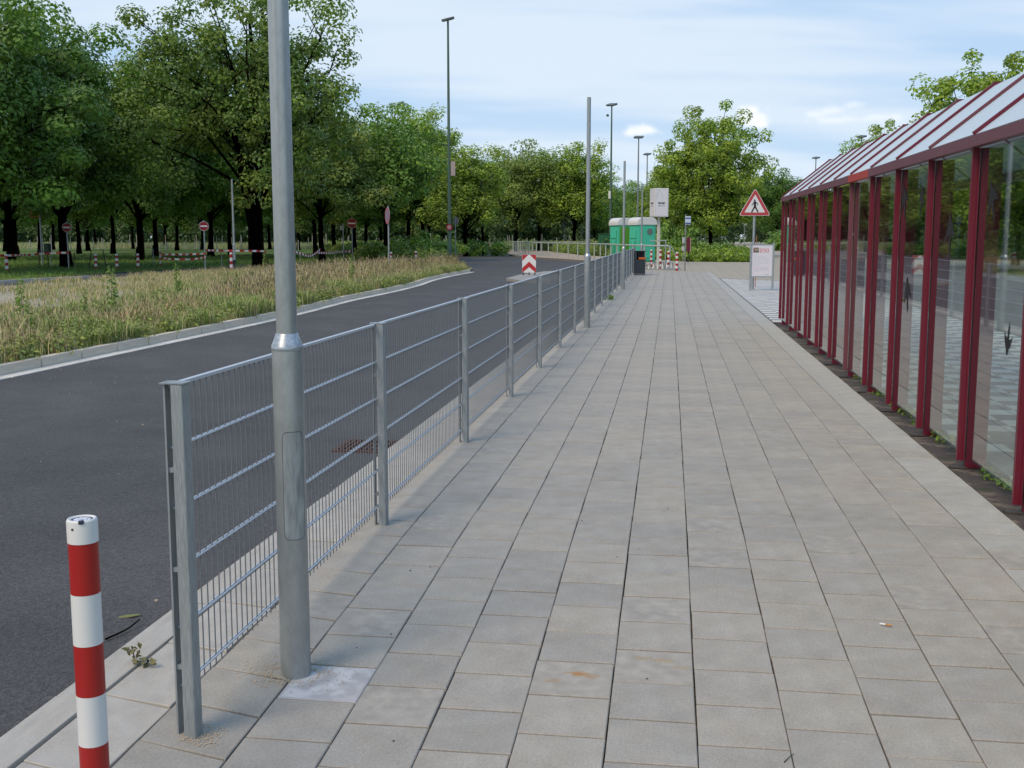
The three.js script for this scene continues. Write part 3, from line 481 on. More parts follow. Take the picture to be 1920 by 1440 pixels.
  strew('dry_grass', tuft(4, 14, 0.8, 0.9, [[0.46, 0.45, 0.24], [0.36, 0.38, 0.17], [0.30, 0.36, 0.12]], true), 5200, 49, r => { const px = -120 + 1180 * r(), z = 150 + 50 * r(); return [P2(px, z)[0], z, 0.95]; }, 'pale strip of tall grass at the far side of the lawn');
  strew('green_grass', tuft(5, 16, 0.16, 0.3, [[0.12, 0.24, 0.025], [0.15, 0.27, 0.03], [0.11, 0.21, 0.022]], false), 9000, 51, r => { const z = 36 + 60 * r(), x = -25 - 42 * r() * (z / 60); return [x, z, 1.0]; }, 'mown lawn grass under the trees');
  strew('verge_weeds', (() => { const r = RNG(12), L = new Leaves(RNG(13)); for (let i = 0; i < 5; i++) L.clump(V((r() - 0.5) * 0.25, 0.12 + r() * 0.15, (r() - 0.5) * 0.25), 0.13, 0.8, 14, 0.07, palette([0.16, 0.22, 0.04], [0.28, 0.33, 0.08])); const g = L.geo(); return g; })(), 900, 53, r => { const z = zPick(r), x = mix(kerbX(z), leftEdge(z), Math.pow(r(), 1.8)); return [x, z, 0.9]; }, 'small broad-leaved weeds between the verge grasses');
  // tall green weeds that stand out singly
  const wg = (() => { const L = new Leaves(RNG(19)), r = RNG(20); for (let k = 0; k < 46; k++) { const y = 0.12 + 0.95 * k / 46, a = k * 2.4, s = 0.20 * (1 - 0.55 * y); L.leaf(0, y, 0, s, Math.cos(a) * 0.5, 0.8, Math.sin(a) * 0.5, palette([0.19, 0.34, 0.05], [0.26, 0.42, 0.07])(r), 0.28); L.leaf(Math.cos(a) * 0.05, y, Math.sin(a) * 0.05, s, Math.cos(a) * 0.8, 0.5, Math.sin(a) * 0.8, palette([0.19, 0.34, 0.05], [0.28, 0.43, 0.07])(r), 0.3); } return L.geo(); })();
  const first = base('tall_weed'); mesh('stem', taper([V(0, 0, 0), V(0.02, 0.5, 0), V(0.0, 1.08, 0.01)], 0.008, 0.003, 5), std(lin(0.09, 0.14, 0.04), 0.9), first); mesh('foliage', wg, leafMat, first);
  [[42, 612, 'tall green weed in the verge at the far left'], [160, 612, 'short green weed left of the tallest verge weed'], [212, 600, 'tallest green weed standing before the gravel path'], [334, 568, 'green weed in the straw grass left of the steel pole'], [497, 515, 'green weed peeping beside the forked tree trunk'], [444, 580, 'yellowish green weed left of the nearest steel pole'], [660, 535, 'leafy weed in the verge below the right no-entry sign'], [56, 640, 'small weed near the left kerb']].forEach(([px, py, label], i) => {
    const p = onGround(px, py, 0), s = [0.85, 0.65, 0.98, 0.9, 0.9, 0.7, 0.9, 0.6][i], t = i ? copy(first, p.x, -0.01, p.z, i * 1.3, s) : first; if (!i) { t.position.set(p.x, -0.01, p.z); t.scale.setScalar(s); } t.userData = {}; tag(t, label, 'weed');
  });
}
// second road kerb, stub by the lawn
{
  const k = mesh('kerb', [bx(0.2, 0.12, 26, -24.55, -0.02, -20), bx(0.2, 0.12, 12, -23.9, -0.02, -36.5, 0, -0.08)], M.kerb); k.userData.kind = 'structure';
}

// ───────────────────────── mesh fence ─────────────────────────
{
  const fence = base('mesh_fence', -1.58, 0, 0); tag(fence, 'galvanised double-wire mesh fence with square posts along the kerb', 'fence');
  const Z0 = 3.317, NP = 19, top = 1.1;
  const zs = i => -(Z0 + 2.5 * i);
  const barG = merge([bx(0.006, 1.2, 0.042, -0.003, top - 0.585, 0), bx(0.022, 0.016, 0.03, 0.011, top - 0.27, 0), bx(0.022, 0.016, 0.03, 0.011, top - 0.60, 0), bx(0.022, 0.016, 0.03, 0.011, top - 0.93, 0)]);
  const capG = merge([bx(0.082, 0.004, 0.066, 0.027, top + 0.012, 0)]);
  for (let i = 0; i <= NP; i++) {
    const gy = dip(-1.54, Z0 + 2.5 * i) - 0.05, h = top + 0.01 - gy;
    const p = mesh('fence_post', new RoundedBoxGeometry(0.042, h, 0.06, 2, 0.006), M.galv, fence); p.position.set(0.042, gy + h / 2, zs(i));
    const bar = mesh('clamp_bar', barG, M.galv, p); bar.position.set(-0.042, -(gy + h / 2), 0);
    const cap = mesh('post_cap', capG, M.galvBright, p); cap.position.set(-0.042, -(gy + h / 2), 0);
  }
  const ys = [0, 1, 2, 3, 4, 5].map(k => top - k * 0.2);
  const rails = (() => { const g = []; for (const y of ys) for (const s of [-1, 1]) g.push(at(new THREE.CylinderGeometry(0.0038, 0.0038, 2.495, 6), 0.010 + 0.0058 * s, y, 0, Math.PI / 2)); g.push(bx(0.020, 0.009, 2.495, 0.010, top + 0.004, 0)); return merge(g); })();
  const wireV = std(lin(0.19, 0.215, 0.235), 0.5, 0.4);
  const vG = new THREE.CylinderGeometry(0.0026, 0.0026, 1.035, 5, 1, true); vG.translate(0.010, top - 0.5175, 0);
  const allV = (() => { const g = []; for (let k = 0; k < 50; k++) g.push(vG.clone().translate(0, 0, -1.225 + k * 0.05)); return merge(g); })();
  for (let i = 0; i < NP; i++) {
    const pn = mesh('wire_panel', rails, M.wire, fence); pn.position.set(0, 0, zs(i) - 1.25);
    if (i < 6) for (let k = 0; k < 50; k++) { const w = mesh('vertical_wire', vG, wireV, pn); w.position.z = -1.225 + k * 0.05; }
    else { const w = mesh('vertical_wires', allV, wireV, pn); w.userData.kind = 'stuff'; }
  }
}

// ───────────────────────── steel poles ─────────────────────────
function steelPole(x, z, H, label, y0 = 0) {
  const t = base('steel_pole', x, y0, -z); tag(t, label, 'pole', 'row of bare steel poles along the fence');
  mesh('base_tube', lathe([[0, -0.05], [0.0565, -0.05], [0.0562, 1.235], [0, 1.235]], 48), M.galvPole, t);
  mesh('collar', lathe([[0.0575, 1.233], [0.0585, 1.238], [0.0575, 1.248], [0.0425, 1.285], [0.0412, 1.292], [0.039, 1.294], [0.03, 1.294]], 48), M.galvBright, t);
  const g = new THREE.CylinderGeometry(0.0335, 0.0378, H - 1.27, 72, 12, false); g.translate(0, 1.27 + (H - 1.27) / 2, 0);
  const p = g.attributes.position; for (let i = 0; i < p.count; i++) { const a = Math.atan2(p.getZ(i), p.getX(i)), k = 1 + 0.035 * Math.cos(a * 7) * sstep(1.4, 2.2, p.getY(i)); p.setX(i, p.getX(i) * k); p.setZ(i, p.getZ(i) * k); } g.computeVertexNormals();
  mesh('shaft', g, M.galvPole, t);
  // service door: bent plate with rounded corners, dark gap round it
  const door = (h, wArc, R, r, y) => { const pos = [], idx = [], n = 20; for (let i = 0; i <= n; i++) { const s = (i / n - 0.5) * wArc, e = wArc / 2 - Math.abs(s), c = e < r ? r - Math.sqrt(Math.max(0, r * r - (r - e) ** 2)) : 0, a = s / R; for (const yy of [-h / 2 + c, h / 2 - c]) pos.push(Math.sin(a) * R, y + yy, Math.cos(a) * R); } for (let i = 0; i < n; i++) idx.push(2 * i, 2 * i + 2, 2 * i + 1, 2 * i + 1, 2 * i + 2, 2 * i + 3); const g2 = new THREE.BufferGeometry(); g2.setAttribute('position', new THREE.Float32BufferAttribute(pos, 3)); g2.setAttribute('uv', new THREE.Float32BufferAttribute(pos.flatMap((v, i) => i % 3 === 0 ? [pos[i] * 2, pos[i + 1] * 0.35] : []), 2)); g2.setIndex(idx); g2.computeVertexNormals(); return g2; };
  const seam = mesh('door_seam', door(0.405, 0.085, 0.0568, 0.022, 0.735), M.dark, t), d = mesh('service_door', door(0.401, 0.0815, 0.0573, 0.021, 0.735), M.galv, t);
  seam.rotation.y = d.rotation.y = 0.62 + (z < 6 ? -0.05 : 0.3);
  return t;
}
steelPole(-1.375, 3.87, 4.0, 'nearest and largest steel pole in front of the first fence panel', dip(-1.36, 3.86));
steelPole(-1.42, 19.5, 3.96, 'second steel pole in front of the mid fence, bare top');
steelPole(-1.40, 34.3, 3.87, 'third steel pole, just left of the waste bin');
steelPole(-1.24, 49.8, 3.91, 'farthest thin steel pole behind the waste bin');

// ───────────────────────── striped bollards ─────────────────────────
const bollardG = (r, h) => [lathe([[0, 0], [r, 0], [r, h], [0, h]], 32)];
function bollard(x, y, z, h, r, bands, cap, label, group, detail) {
  const t = base('striped_bollard', x, y, z); tag(t, label, 'bollard', group);
  const bh = (h - cap) / bands; let k = 0;
  for (let i = 0; i < bands; i++) { const y1 = h - cap - i * bh; mesh(i % 2 ? 'white_band' : 'red_band', at(new THREE.CylinderGeometry(r, r, bh - 0.0006, detail ? 48 : 16), 0, y1 - bh / 2, 0), i % 2 ? M.whitePaint : M.redPaint, t); }
  const c = mesh('bollard_cap', lathe(detail ? [[r + 0.0012, h - cap - 0.001], [r + 0.0014, h - 0.006], [r - 0.002, h], [r - 0.006, h], [r - 0.0085, h - 0.006], [0, h - 0.006]] : [[r, h - cap], [r, h - 0.01], [r * 0.6, h], [0, h]], 48), M.whitePaint, t);
  return t;
}
{
  const p = atDepth(154, 985, 2.66), gy = -0.11, h = p.y - gy + 0.02;
  const t = bollard(p.x, gy, p.z, h, 0.038, 6, 0.062, 'large red and white striped bollard at the lower left corner', null, true);
  // stripes are 0.14 m high from the cap down
  t.children.filter(c => /band/.test(c.name)).forEach((c, i) => { c.geometry = at(new THREE.CylinderGeometry(0.038, 0.038, 0.1394, 48), 0, h - 0.062 - 0.14 * (i + 0.5), 0); });
  const st = canvasTex(256, 256, (c) => { c.fillStyle = '#2b3252'; c.fillRect(0, 0, 256, 256); c.fillStyle = '#dfe3ee'; const r = RNG(4); c.beginPath(); c.arc(128, 128, 96, 0, 7); c.fill(); c.fillStyle = '#3a4470'; for (let i = 0; i < 40; i++) c.fillRect(50 + r() * 150, 50 + r() * 150, 4 + r() * 22, 4 + r() * 10); });
  const cap = t.children.find(c => c.name === 'bollard_cap');
  const disc = new THREE.CircleGeometry(0.0285, 40); disc.rotateX(-Math.PI / 2); disc.translate(0, h - 0.0035, 0); mesh('lock_plate', disc, std(0xffffff, 0.45, 0.3, { map: st }), cap);
  mesh('lock_notch', rbx(0.014, 0.010, 0.012, 0.003, 0.016, h - 0.003, 0.033, 0, 0.45), std(lin(0.03, 0.035, 0.06), 0.6), cap);
  const a = -0.15; mesh('screw_hole', at(new THREE.CylinderGeometry(0.0032, 0.0032, 0.003, 16), Math.sin(a) * 0.0392, h - 0.022, Math.cos(a) * 0.0392, Math.PI / 2, 0, 0), M.dark, cap).rotation.set(0, 0, 0);
}
{
  const gp = 'small striped bollards in front of the toilets';
  [[1221, 500, 0.94, 'leftmost striped bollard, right beside the waste bin'], [1238, 505, 1.0, 'second striped bollard right of the waste bin'], [1253, 506, 0.94, 'striped bollard under the bent bike rack tube'], [1269, 508, 0.9, 'rightmost striped bollard at the end of the bike rack']].forEach(([px, py, h, l]) => { const p = onGround(px, py, -0.03); bollard(p.x, -0.03, p.z, h, 0.06, 7, 0.06, l, gp); });
  const g2 = 'striped bollards along the lawn road';
  [[180, 504, 0.78, 'left of three striped bollards in front of the lawn'], [219.5, 504, 0.78, 'middle of three striped bollards in front of the lawn'], [259, 503, 0.78, 'right of three striped bollards in front of the lawn'], [13, 510, 0.85, 'shaded striped bollard under the tape at the left edge'], [434, 508, 0.9, 'striped bollard half hidden behind the pole-foot bin'], [733.5, 494, 0.72, 'striped bollard right of the oblique round sign'], [780, 494, 0.78, 'striped bollard in straw grass below the bright shrub'], [301, 500, 0.95, 'thin striped post holding the double tape']].forEach(([px, py, h, l], i) => { const p = onGround(px, py, -0.03); bollard(p.x, -0.04, p.z, h, i === 7 ? 0.04 : 0.07, 5, 0.09, l, g2); });
}

// ───────────────────────── red glass shelter ─────────────────────────
{
  const sh = base('glass_shelter', 2.0, 0, 0); tag(sh, 'long wine red steel shelter with tall glass panes and sloping roof', 'shelter');
  const Z = k => 6.63 + 1.2845 * k, K0 = -3, K1 = 11, yb = z => 0.035 + 0.0045 * Math.max(0, z - 6.6), yt = z => 2.16 + 0.0034 * (z - 6.6);
  const glass = new THREE.MeshPhysicalMaterial({ color: lin(0.86, 0.92, 0.89), roughness: 0.02, transmission: 1, thickness: 0, ior: 1.85, side: THREE.DoubleSide });
  const roofM = new THREE.MeshPhysicalMaterial({ color: lin(0.50, 0.58, 0.61), roughness: 0.4, transmission: 0.10, thickness: 0, ior: 1.5, side: THREE.DoubleSide });
  const Yc = 2.25, ridge = V(0.80, 2.89, 0);
  for (let k = K0; k <= K1; k++) {
    const z = Z(k), b = yb(z), t = yt(z), h = t - b;
    const p = mesh('post', merge([bx(0.040, h, 0.034, 0.016, b + h / 2, 0), bx(0.010, h, 0.056, 0.037, b + h / 2, 0)]), k === 5 ? M.wineDull : M.wine, sh); p.position.z = -z;
    const fin = mesh('inner_fin', bx(0.135, t + 0.012 - dip(2, z), 0.034, 0.122, (t - 0.012 + dip(2, z)) / 2, 0), M.wine, p);
    // ground plate; the fin runs down to it below the lower edge of the glass
    mesh('foot_plate', bx(0.11, 0.010, 0.06, 0.012, -0.012 + dip(2, z), 0.0), std(lin(0.05, 0.045, 0.04), 0.8), p);
    // rafter, its hook over the ridge and the rear rafter
    const y0 = t + 0.065, dy = ridge.y - Yc, L = Math.hypot(ridge.x, dy), a = Math.atan2(dy, ridge.x), ry = y0 + dy;
    mesh('rafter', [bx(L, 0.036, 0.034, ridge.x / 2, y0 + dy / 2 + 0.026, -z, 0, 0, a), bx(0.12, 0.03, 0.045, ridge.x + 0.045, ry + 0.032, -z), bx(L, 0.04, 0.045, ridge.x * 1.5 + 0.03, y0 + dy / 2 + 0.02, -z, 0, 0, -a)], k % 2 ? M.wine : M.wineDull, sh);
    if (k < K1) {
      const z2 = Z(k + 1), zc = -(z + z2) / 2, len = z2 - z, tm = (t + yt(z2)) / 2, tilt = Math.atan2(yt(z2) - t, len);
      mesh('beam', bx(0.06, 0.074, len - 0.004, 0.0, tm + 0.038, zc, tilt), k === 4 ? M.wineBright : M.wineDull, sh);
      const gl = mesh('glass_pane', bx(0.0008, t - 0.075, len - 0.004, 0.048, (t + 0.07) / 2, zc), glass, sh);
      const ym = tm + 0.065 + dy / 2;
      mesh('roof_panel', bx(L - 0.02, 0.006, len - 0.05, ridge.x / 2, ym + 0.018, zc, 0, 0, a).applyMatrix4(new THREE.Matrix4()), roofM, sh);
      mesh('roof_panel', bx(L - 0.02, 0.006, len - 0.05, ridge.x * 1.5 + 0.03, ym + 0.010, zc, 0, 0, -a), roofM, sh);
      mesh('rear_beam', bx(0.06, 0.085, len - 0.004, 1.63, tm + 0.03, zc), M.wine, sh);
      gl.userData.k = k;
    }
  }
  for (const k of [K0, K1]) mesh('rear_post', bx(0.06, yt(Z(k)) + 0.02, 0.06, 1.63, yt(Z(k)) / 2, -Z(k)), M.wine, sh);
  mesh('ridge_bar', bx(0.05, 0.03, Z(K1) - Z(K0), 0.84, 2.86, -(Z(K1) + Z(K0)) / 2, 0.0034), M.wineDull, sh);
  // bird silhouettes stuck on the panes
  const bird = (() => { const s = new THREE.Shape(); s.moveTo(0, 0.16); s.quadraticCurveTo(0.03, 0.15, 0.035, 0.10); s.quadraticCurveTo(0.10, 0.06, 0.135, -0.06); s.quadraticCurveTo(0.08, -0.01, 0.03, -0.01); s.lineTo(0.012, -0.18); s.lineTo(0, -0.12); s.lineTo(-0.012, -0.18); s.lineTo(-0.03, -0.01); s.quadraticCurveTo(-0.08, -0.01, -0.135, -0.06); s.quadraticCurveTo(-0.10, 0.06, -0.035, 0.10); s.quadraticCurveTo(-0.03, 0.15, 0, 0.16); return new THREE.ExtrudeGeometry(s, { depth: 0.0006, bevelEnabled: false, curveSegments: 8 }); })();
  const black = std(lin(0.006, 0.006, 0.007), 0.95);
  for (const [px, py, s, roll] of [[1696, 378, 1.0, 0.4], [1728, 377, 0.8, -0.3], [1781, 439, 1.0, 0.1], [1861, 379, 0.9, 0.5], [1890, 637, 0.62, 3.0], [1701, 552, 0.95, 0.25]]) {
    const q = onPlaneX(px, py, 2.0455); let pane = null; sh.children.forEach(c => { if (c.name === 'glass_pane' && -q.z >= Z(c.userData.k) && -q.z < Z(c.userData.k + 1)) pane = c; });
    const g = bird.clone(); g.scale(s, s, 1); g.rotateZ(roll); g.rotateY(-Math.PI / 2); g.translate(q.x - 2.0, q.y, q.z); if (pane) mesh('bird_sticker', g, black, pane);
  }
  sh.children.forEach(c => { if (c.userData.k !== undefined) delete c.userData.k; });
  // tufts in the dirt strip
  const r = RNG(71), L = new Leaves(RNG(72)); for (let i = 0; i < 34; i++) { const z = 5.5 + 9 * r(); L.clump(V(2.13 + 0.08 * r(), 0.0 + dip(2, z), -z), 0.035 + 0.03 * r(), 0.5, 22, 0.035, PAL.light); }
  tag(mesh('moss_tufts', L.geo(), leafMat), 'tiny green tufts in the dirt along the glass foot', 'weeds', null, 'stuff');
}

// ───────────────────────── far street furniture ─────────────────────────
const greenPaint = std(lin(0.13, 0.22, 0.16), 0.55, 0.1, { map: tGalv });
const greyPaint = std(lin(0.40, 0.42, 0.42), 0.5, 0.3, { map: tGalv });
const signRed = std(lin(0.27, 0.010, 0.014), 0.5), signWhite = std(lin(0.72, 0.72, 0.70), 0.45), signBlack = std(lin(0.012, 0.012, 0.013), 0.5), signBack = std(lin(0.30, 0.31, 0.32), 0.5, 0.3);
function lampPost(px, z, topY, mat, label, opt = {}) {
  const p = atDepth(px, 470, z), H = atDepth(px, topY, z).y, t = base('street_lamp', p.x, -0.05, p.z); tag(t, label, 'street lamp', 'tall slender street lamps');
  mesh('pole', lathe([[0, 0], [0.14, 0], [0.14, 1.2], [0.115, 1.3], [0.06, H - 0.1], [0, H - 0.1]], 16), mat, t);
  const hd = mesh('lamp_head', [rbx(0.55, 0.16, 0.95, 0.05, 0, H, 0, 0.12, 0.5 + (opt.turn || 0), 0.22), cyl(0.05, 0.05, 0.12, 0, H - 0.14, 0, 10)], std(lin(0.10, 0.12, 0.12), 0.5), t);
  if (!opt.small) mesh('lamp_glass', rbx(0.40, 0.05, 0.75, 0.02, 0, H - 0.08, 0.02, 0.12, 0.5 + (opt.turn || 0), 0.22), std(lin(0.5, 0.52, 0.52), 0.25), hd);
  if (opt.plate) mesh('sign_plate', rbx(...opt.plate), opt.pm || signBack, t);
  if (opt.extra) opt.extra(t, H);
  return t;
}
lampPost(843, 66.9, 34, greenPaint, 'tallest green street lamp in the left half, with grey sign plate', { plate: [0.26, 0.85, 0.04, 0.01, 0.27, 5.75, 0.1], pm: std(lin(0.40, 0.33, 0.33), 0.6), extra: (t) => { mesh('round_sign', at(new THREE.CylinderGeometry(0.19, 0.19, 0.03, 24), 0.02, 2.25, 0.16, Math.PI / 2), signRed, t); mesh('round_sign', at(new THREE.CylinderGeometry(0.125, 0.125, 0.034, 24), 0.02, 2.25, 0.162, Math.PI / 2), std(lin(0.45, 0.22, 0.25), 0.5), t); } });
lampPost(1144, 97.9, 195, greenPaint, 'green street lamp right of the second steel pole, with white plate', { plate: [0.2, 0.65, 0.1, 0.02, -0.1, 5.3, 0.1], pm: signWhite, turn: 0.3, extra: (t, H) => mesh('bracket_lamp', rbx(0.22, 0.2, 0.22, 0.05, -0.35, H - 0.9, 0), std(lin(0.08, 0.1, 0.09), 0.6), t) });
lampPost(1194.5, 115, 256, greyPaint, 'slender street lamp above the farthest steel pole', { turn: 0.8 });
lampPost(1211, 132, 288, greyPaint, 'thin street lamp touching the large light green tree', { turn: 0.2 });
lampPost(1524, 140, 295, greyPaint, 'small street lamp above the far end of the shelter', { small: true });
lampPost(1607, 112, 255, greyPaint, 'small street lamp above the middle of the shelter roof', { small: true });
// chevron board on its concrete island
{
  const isl = mesh('traffic_island', sheet([[-6.3, 43.0], [-5.5, 41.0], [-4.3, 40.5], [-3.7, 46], [-4.0, 54], [-4.8, 55], [-5.8, 52], [-6.35, 47]], 0.0, 0.16), std(lin(0.42, 0.41, 0.38), 0.9, 0, { map: rep(tConcrete, 0.5) })); isl.userData.kind = 'structure';
  const p = onGround(992, 516, 0.0), t = base('chevron_board', p.x, 0, p.z, 0.14); tag(t, 'red and white chevron board standing on the concrete island', 'traffic sign');
  const W = 0.58, H = 0.76, y0 = 0.1;
  mesh('board', rbx(W, H, 0.025, 0.008, 0, y0 + H / 2, 0), signWhite, t);
  const chev = (yt) => { const s = new THREE.Shape(), a = W / 2, th = H * 0.30, cl = y => clamp(y, 0, H); const pts = []; const rise = 0.27; pts.push([-a, cl(yt - rise)], [0, cl(yt)], [a, cl(yt - rise)], [a, cl(yt - rise - th)], [0, cl(yt - th)], [-a, cl(yt - rise - th)]); s.setFromPoints(pts.map(q => new THREE.Vector2(q[0] * 0.985, q[1] + y0))); return at(new THREE.ShapeGeometry(s), 0, 0, 0.0155); };
  const corner = s => { const sh = new THREE.Shape([[s * W * 0.49, H], [s * 0.03, H], [s * W * 0.49, H - 0.25]].map(q => new THREE.Vector2(q[0], q[1] + y0 - 0.004))); return at(new THREE.ShapeGeometry(sh), 0, 0, 0.0155); };
  mesh('chevron', [chev(H * 0.62), corner(-1), corner(1)], std(lin(0.44, 0.018, 0.022), 0.45), t);
  mesh('foot', [bx(0.05, 0.14, 0.05, -0.24, 0.05, 0), bx(0.05, 0.14, 0.05, 0, 0.05, 0), bx(0.05, 0.14, 0.05, 0.24, 0.05, 0)], std(lin(0.06, 0.06, 0.06), 0.7), t);
}
// waste bin
{
  const p = onGround(1198.5, 516, 0), t = base('waste_bin', p.x, 0, p.z - 0.2, 0.1); tag(t, 'dark blue-grey waste bin with orange flap at the fence end', 'bin');
  const m = std(lin(0.022, 0.033, 0.042), 0.5), W = 0.46;
  mesh('body', [rbx(W, 0.60, 0.42, 0.02, 0, 0.345, 0), bx(0.10, 0.36, 0.42, -W / 2 + 0.05, 0.82, 0), rbx(W + 0.04, 0.03, 0.46, 0.01, 0.03, 1.01, 0), bx(W, 0.36, 0.03, 0, 0.82, -0.195), bx(0.012, 0.36, 0.42, -0.05, 0.82, 0)], m, t);
  mesh('plinth', bx(W - 0.02, 0.05, 0.40, 0, 0.025, 0), std(lin(0.10, 0.10, 0.10), 0.7), t); mesh('base_trim', bx(W + 0.004, 0.012, 0.424, 0, 0.058, 0), signBack, t);
  mesh('ash_flap', rbx(0.30, 0.10, 0.30, 0.02, 0.10, 0.70, 0.08), std(lin(0.44, 0.10, 0.02), 0.5), t);
  mesh('opening', bx(0.14, 0.2, 0.02, -0.0, 0.85, 0.0), M.dark, t);
}
// portable toilets
{
  const tg = lin(0.06, 0.50, 0.33);
  const body = std(tg, 0.5), door = std(lin(0.07, 0.56, 0.37), 0.5), dk = std(lin(0.03, 0.22, 0.12), 0.6), roof = std(lin(0.66, 0.67, 0.66), 0.55), lime = std(lin(0.10, 0.30, 0.03), 0.55);
  function cabin(x, z, turn, label, fm) {
    const t = base('portable_toilet', x, 0.0, -z, turn); tag(t, label, 'portable toilet'); const W = 1.26, H = 2.32;
    mesh('cabin', rbx(W, H, W, 0.05, 0, H / 2 + 0.1, 0), body, t); mesh('skid', bx(W, 0.12, W, 0, 0.06, 0), dk, t);
    const s = new THREE.Shape(); s.moveTo(-W / 2 - 0.05, 0); s.lineTo(W / 2 + 0.05, 0); s.lineTo(W / 2 + 0.05, 0.12); s.quadraticCurveTo(W / 2, 0.40, W / 4, 0.43); s.lineTo(-W / 4, 0.43); s.quadraticCurveTo(-W / 2, 0.40, -W / 2 - 0.05, 0.12); s.closePath();
    mesh('roof', [at(new THREE.ExtrudeGeometry(s, { depth: W + 0.06, bevelEnabled: true, bevelSize: 0.03, bevelThickness: 0.03, bevelSegments: 2 }), 0, H + 0.08, -W / 2 - 0.03)], roof, t);
    for (const f of [0, 1]) { // ribbed front and side faces
      const q = new THREE.Matrix4().makeRotationY(f ? -Math.PI / 2 : 0);
      const dp = mesh(f ? 'side_panel' : 'door', rbx(W * 0.80, H * 0.86, 0.05, 0.015, 0, H * 0.5 + 0.12, W / 2 + 0.005).applyMatrix4(q), f ? door : fm, t);
      const rb = []; for (let i = 0; i < 4; i++) { const y = 0.42 + i * 0.2; rb.push(bx(0.5, 0.045, 0.03, 0.17, y + 0.12, W / 2 + 0.035, 0, 0, 0.9), bx(0.42, 0.045, 0.03, -0.2, y + 0.14, W / 2 + 0.035, 0, 0, -0.9)); } rb.push(bx(0.74, 0.05, 0.03, 0, 1.52, W / 2 + 0.035), bx(0.04, 1.9, 0.03, 0.45, 1.1, W / 2 + 0.035));
      if (f) mesh('rib', merge(rb).applyMatrix4(q), dk, dp);
    }
    return [t, W, H];
  }
  const [b, W] = cabin(...P2(1204, 72.5), 0.49, 'right green portable toilet with dark round emblem', body);
  const [a] = cabin(...P2(1167, 74.6), 0.49, 'left green portable toilet with lime green door, partly hidden', lime);
  mesh('emblem', at(new THREE.CylinderGeometry(0.2, 0.2, 0.02, 28), 0.2, 1.95, W / 2 + 0.045, Math.PI / 2), std(lin(0.12, 0.16, 0.15), 0.6), b);
}
// green cabin far left of the toilets
{ const p = atDepth(1133, 447, 96), t = base('green_container', p.x, 0, p.z, 0.1); tag(t, 'dark green container behind the left toilet', 'container'); mesh('body', rbx(1.0, 1.7, 1.0, 0.04, 0, 0.95, 0), std(lin(0.01, 0.10, 0.035), 0.6), t); mesh('lid', rbx(1.06, 0.08, 1.06, 0.02, 0, 1.85, 0), std(lin(0.012, 0.08, 0.03), 0.6), t); }
// white light box with bus pictogram
{
  const p = atDepth(1236, 470, 66), t = base('light_box_sign', p.x, -0.03, p.z, 0.36); tag(t, 'white double-faced box sign with bus pictogram on pale post', 'sign');
  mesh('post', rbx(0.17, 2.8, 0.12, 0.02, 0.0, 1.4, -0.15), std(lin(0.56, 0.56, 0.5), 0.5), t);
  mesh('box', rbx(0.86, 1.64, 0.86, 0.03, 0, 3.62, -0.15), signWhite, t);
  const art = canvasTex(512, 976, (c) => {
    c.fillStyle = '#dcdce2'; c.fillRect(0, 0, 512, 976); c.strokeStyle = '#b9b9c2'; c.lineWidth = 10; c.strokeRect(8, 8, 496, 960);
    c.lineWidth = 7; c.strokeStyle = '#3b4048'; c.beginPath(); c.moveTo(60, 380); c.quadraticCurveTo(66, 70, 130, 40); c.stroke(); c.strokeStyle = '#53b06a'; c.beginPath(); c.moveTo(130, 40); c.quadraticCurveTo(250, 60, 290, 340); c.stroke();
    c.fillStyle = '#1b1d22'; c.fillRect(110, 478, 280, 48); c.beginPath(); c.arc(180, 530, 22, 0, 7); c.arc(325, 530, 22, 0, 7); c.fill(); c.fillStyle = '#c9cbd2'; for (let i = 0; i < 6; i++) c.fillRect(128 + i * 42, 484, 30, 14);
    c.fillStyle = '#3a3c44'; c.font = 'bold 64px sans-serif'; c.textAlign = 'center'; c.fillText('SHUTTLE', 250, 628);
  });
  const face = std(0xffffff, 0.4, 0, { map: art }), pg = () => new THREE.PlaneGeometry(0.78, 1.56);
  mesh('sign_face', at(pg(), 0, 3.62, 0.2825), face, t); mesh('sign_face', at(pg(), -0.4325, 3.62, -0.15, 0, -Math.PI / 2), face, t);
}
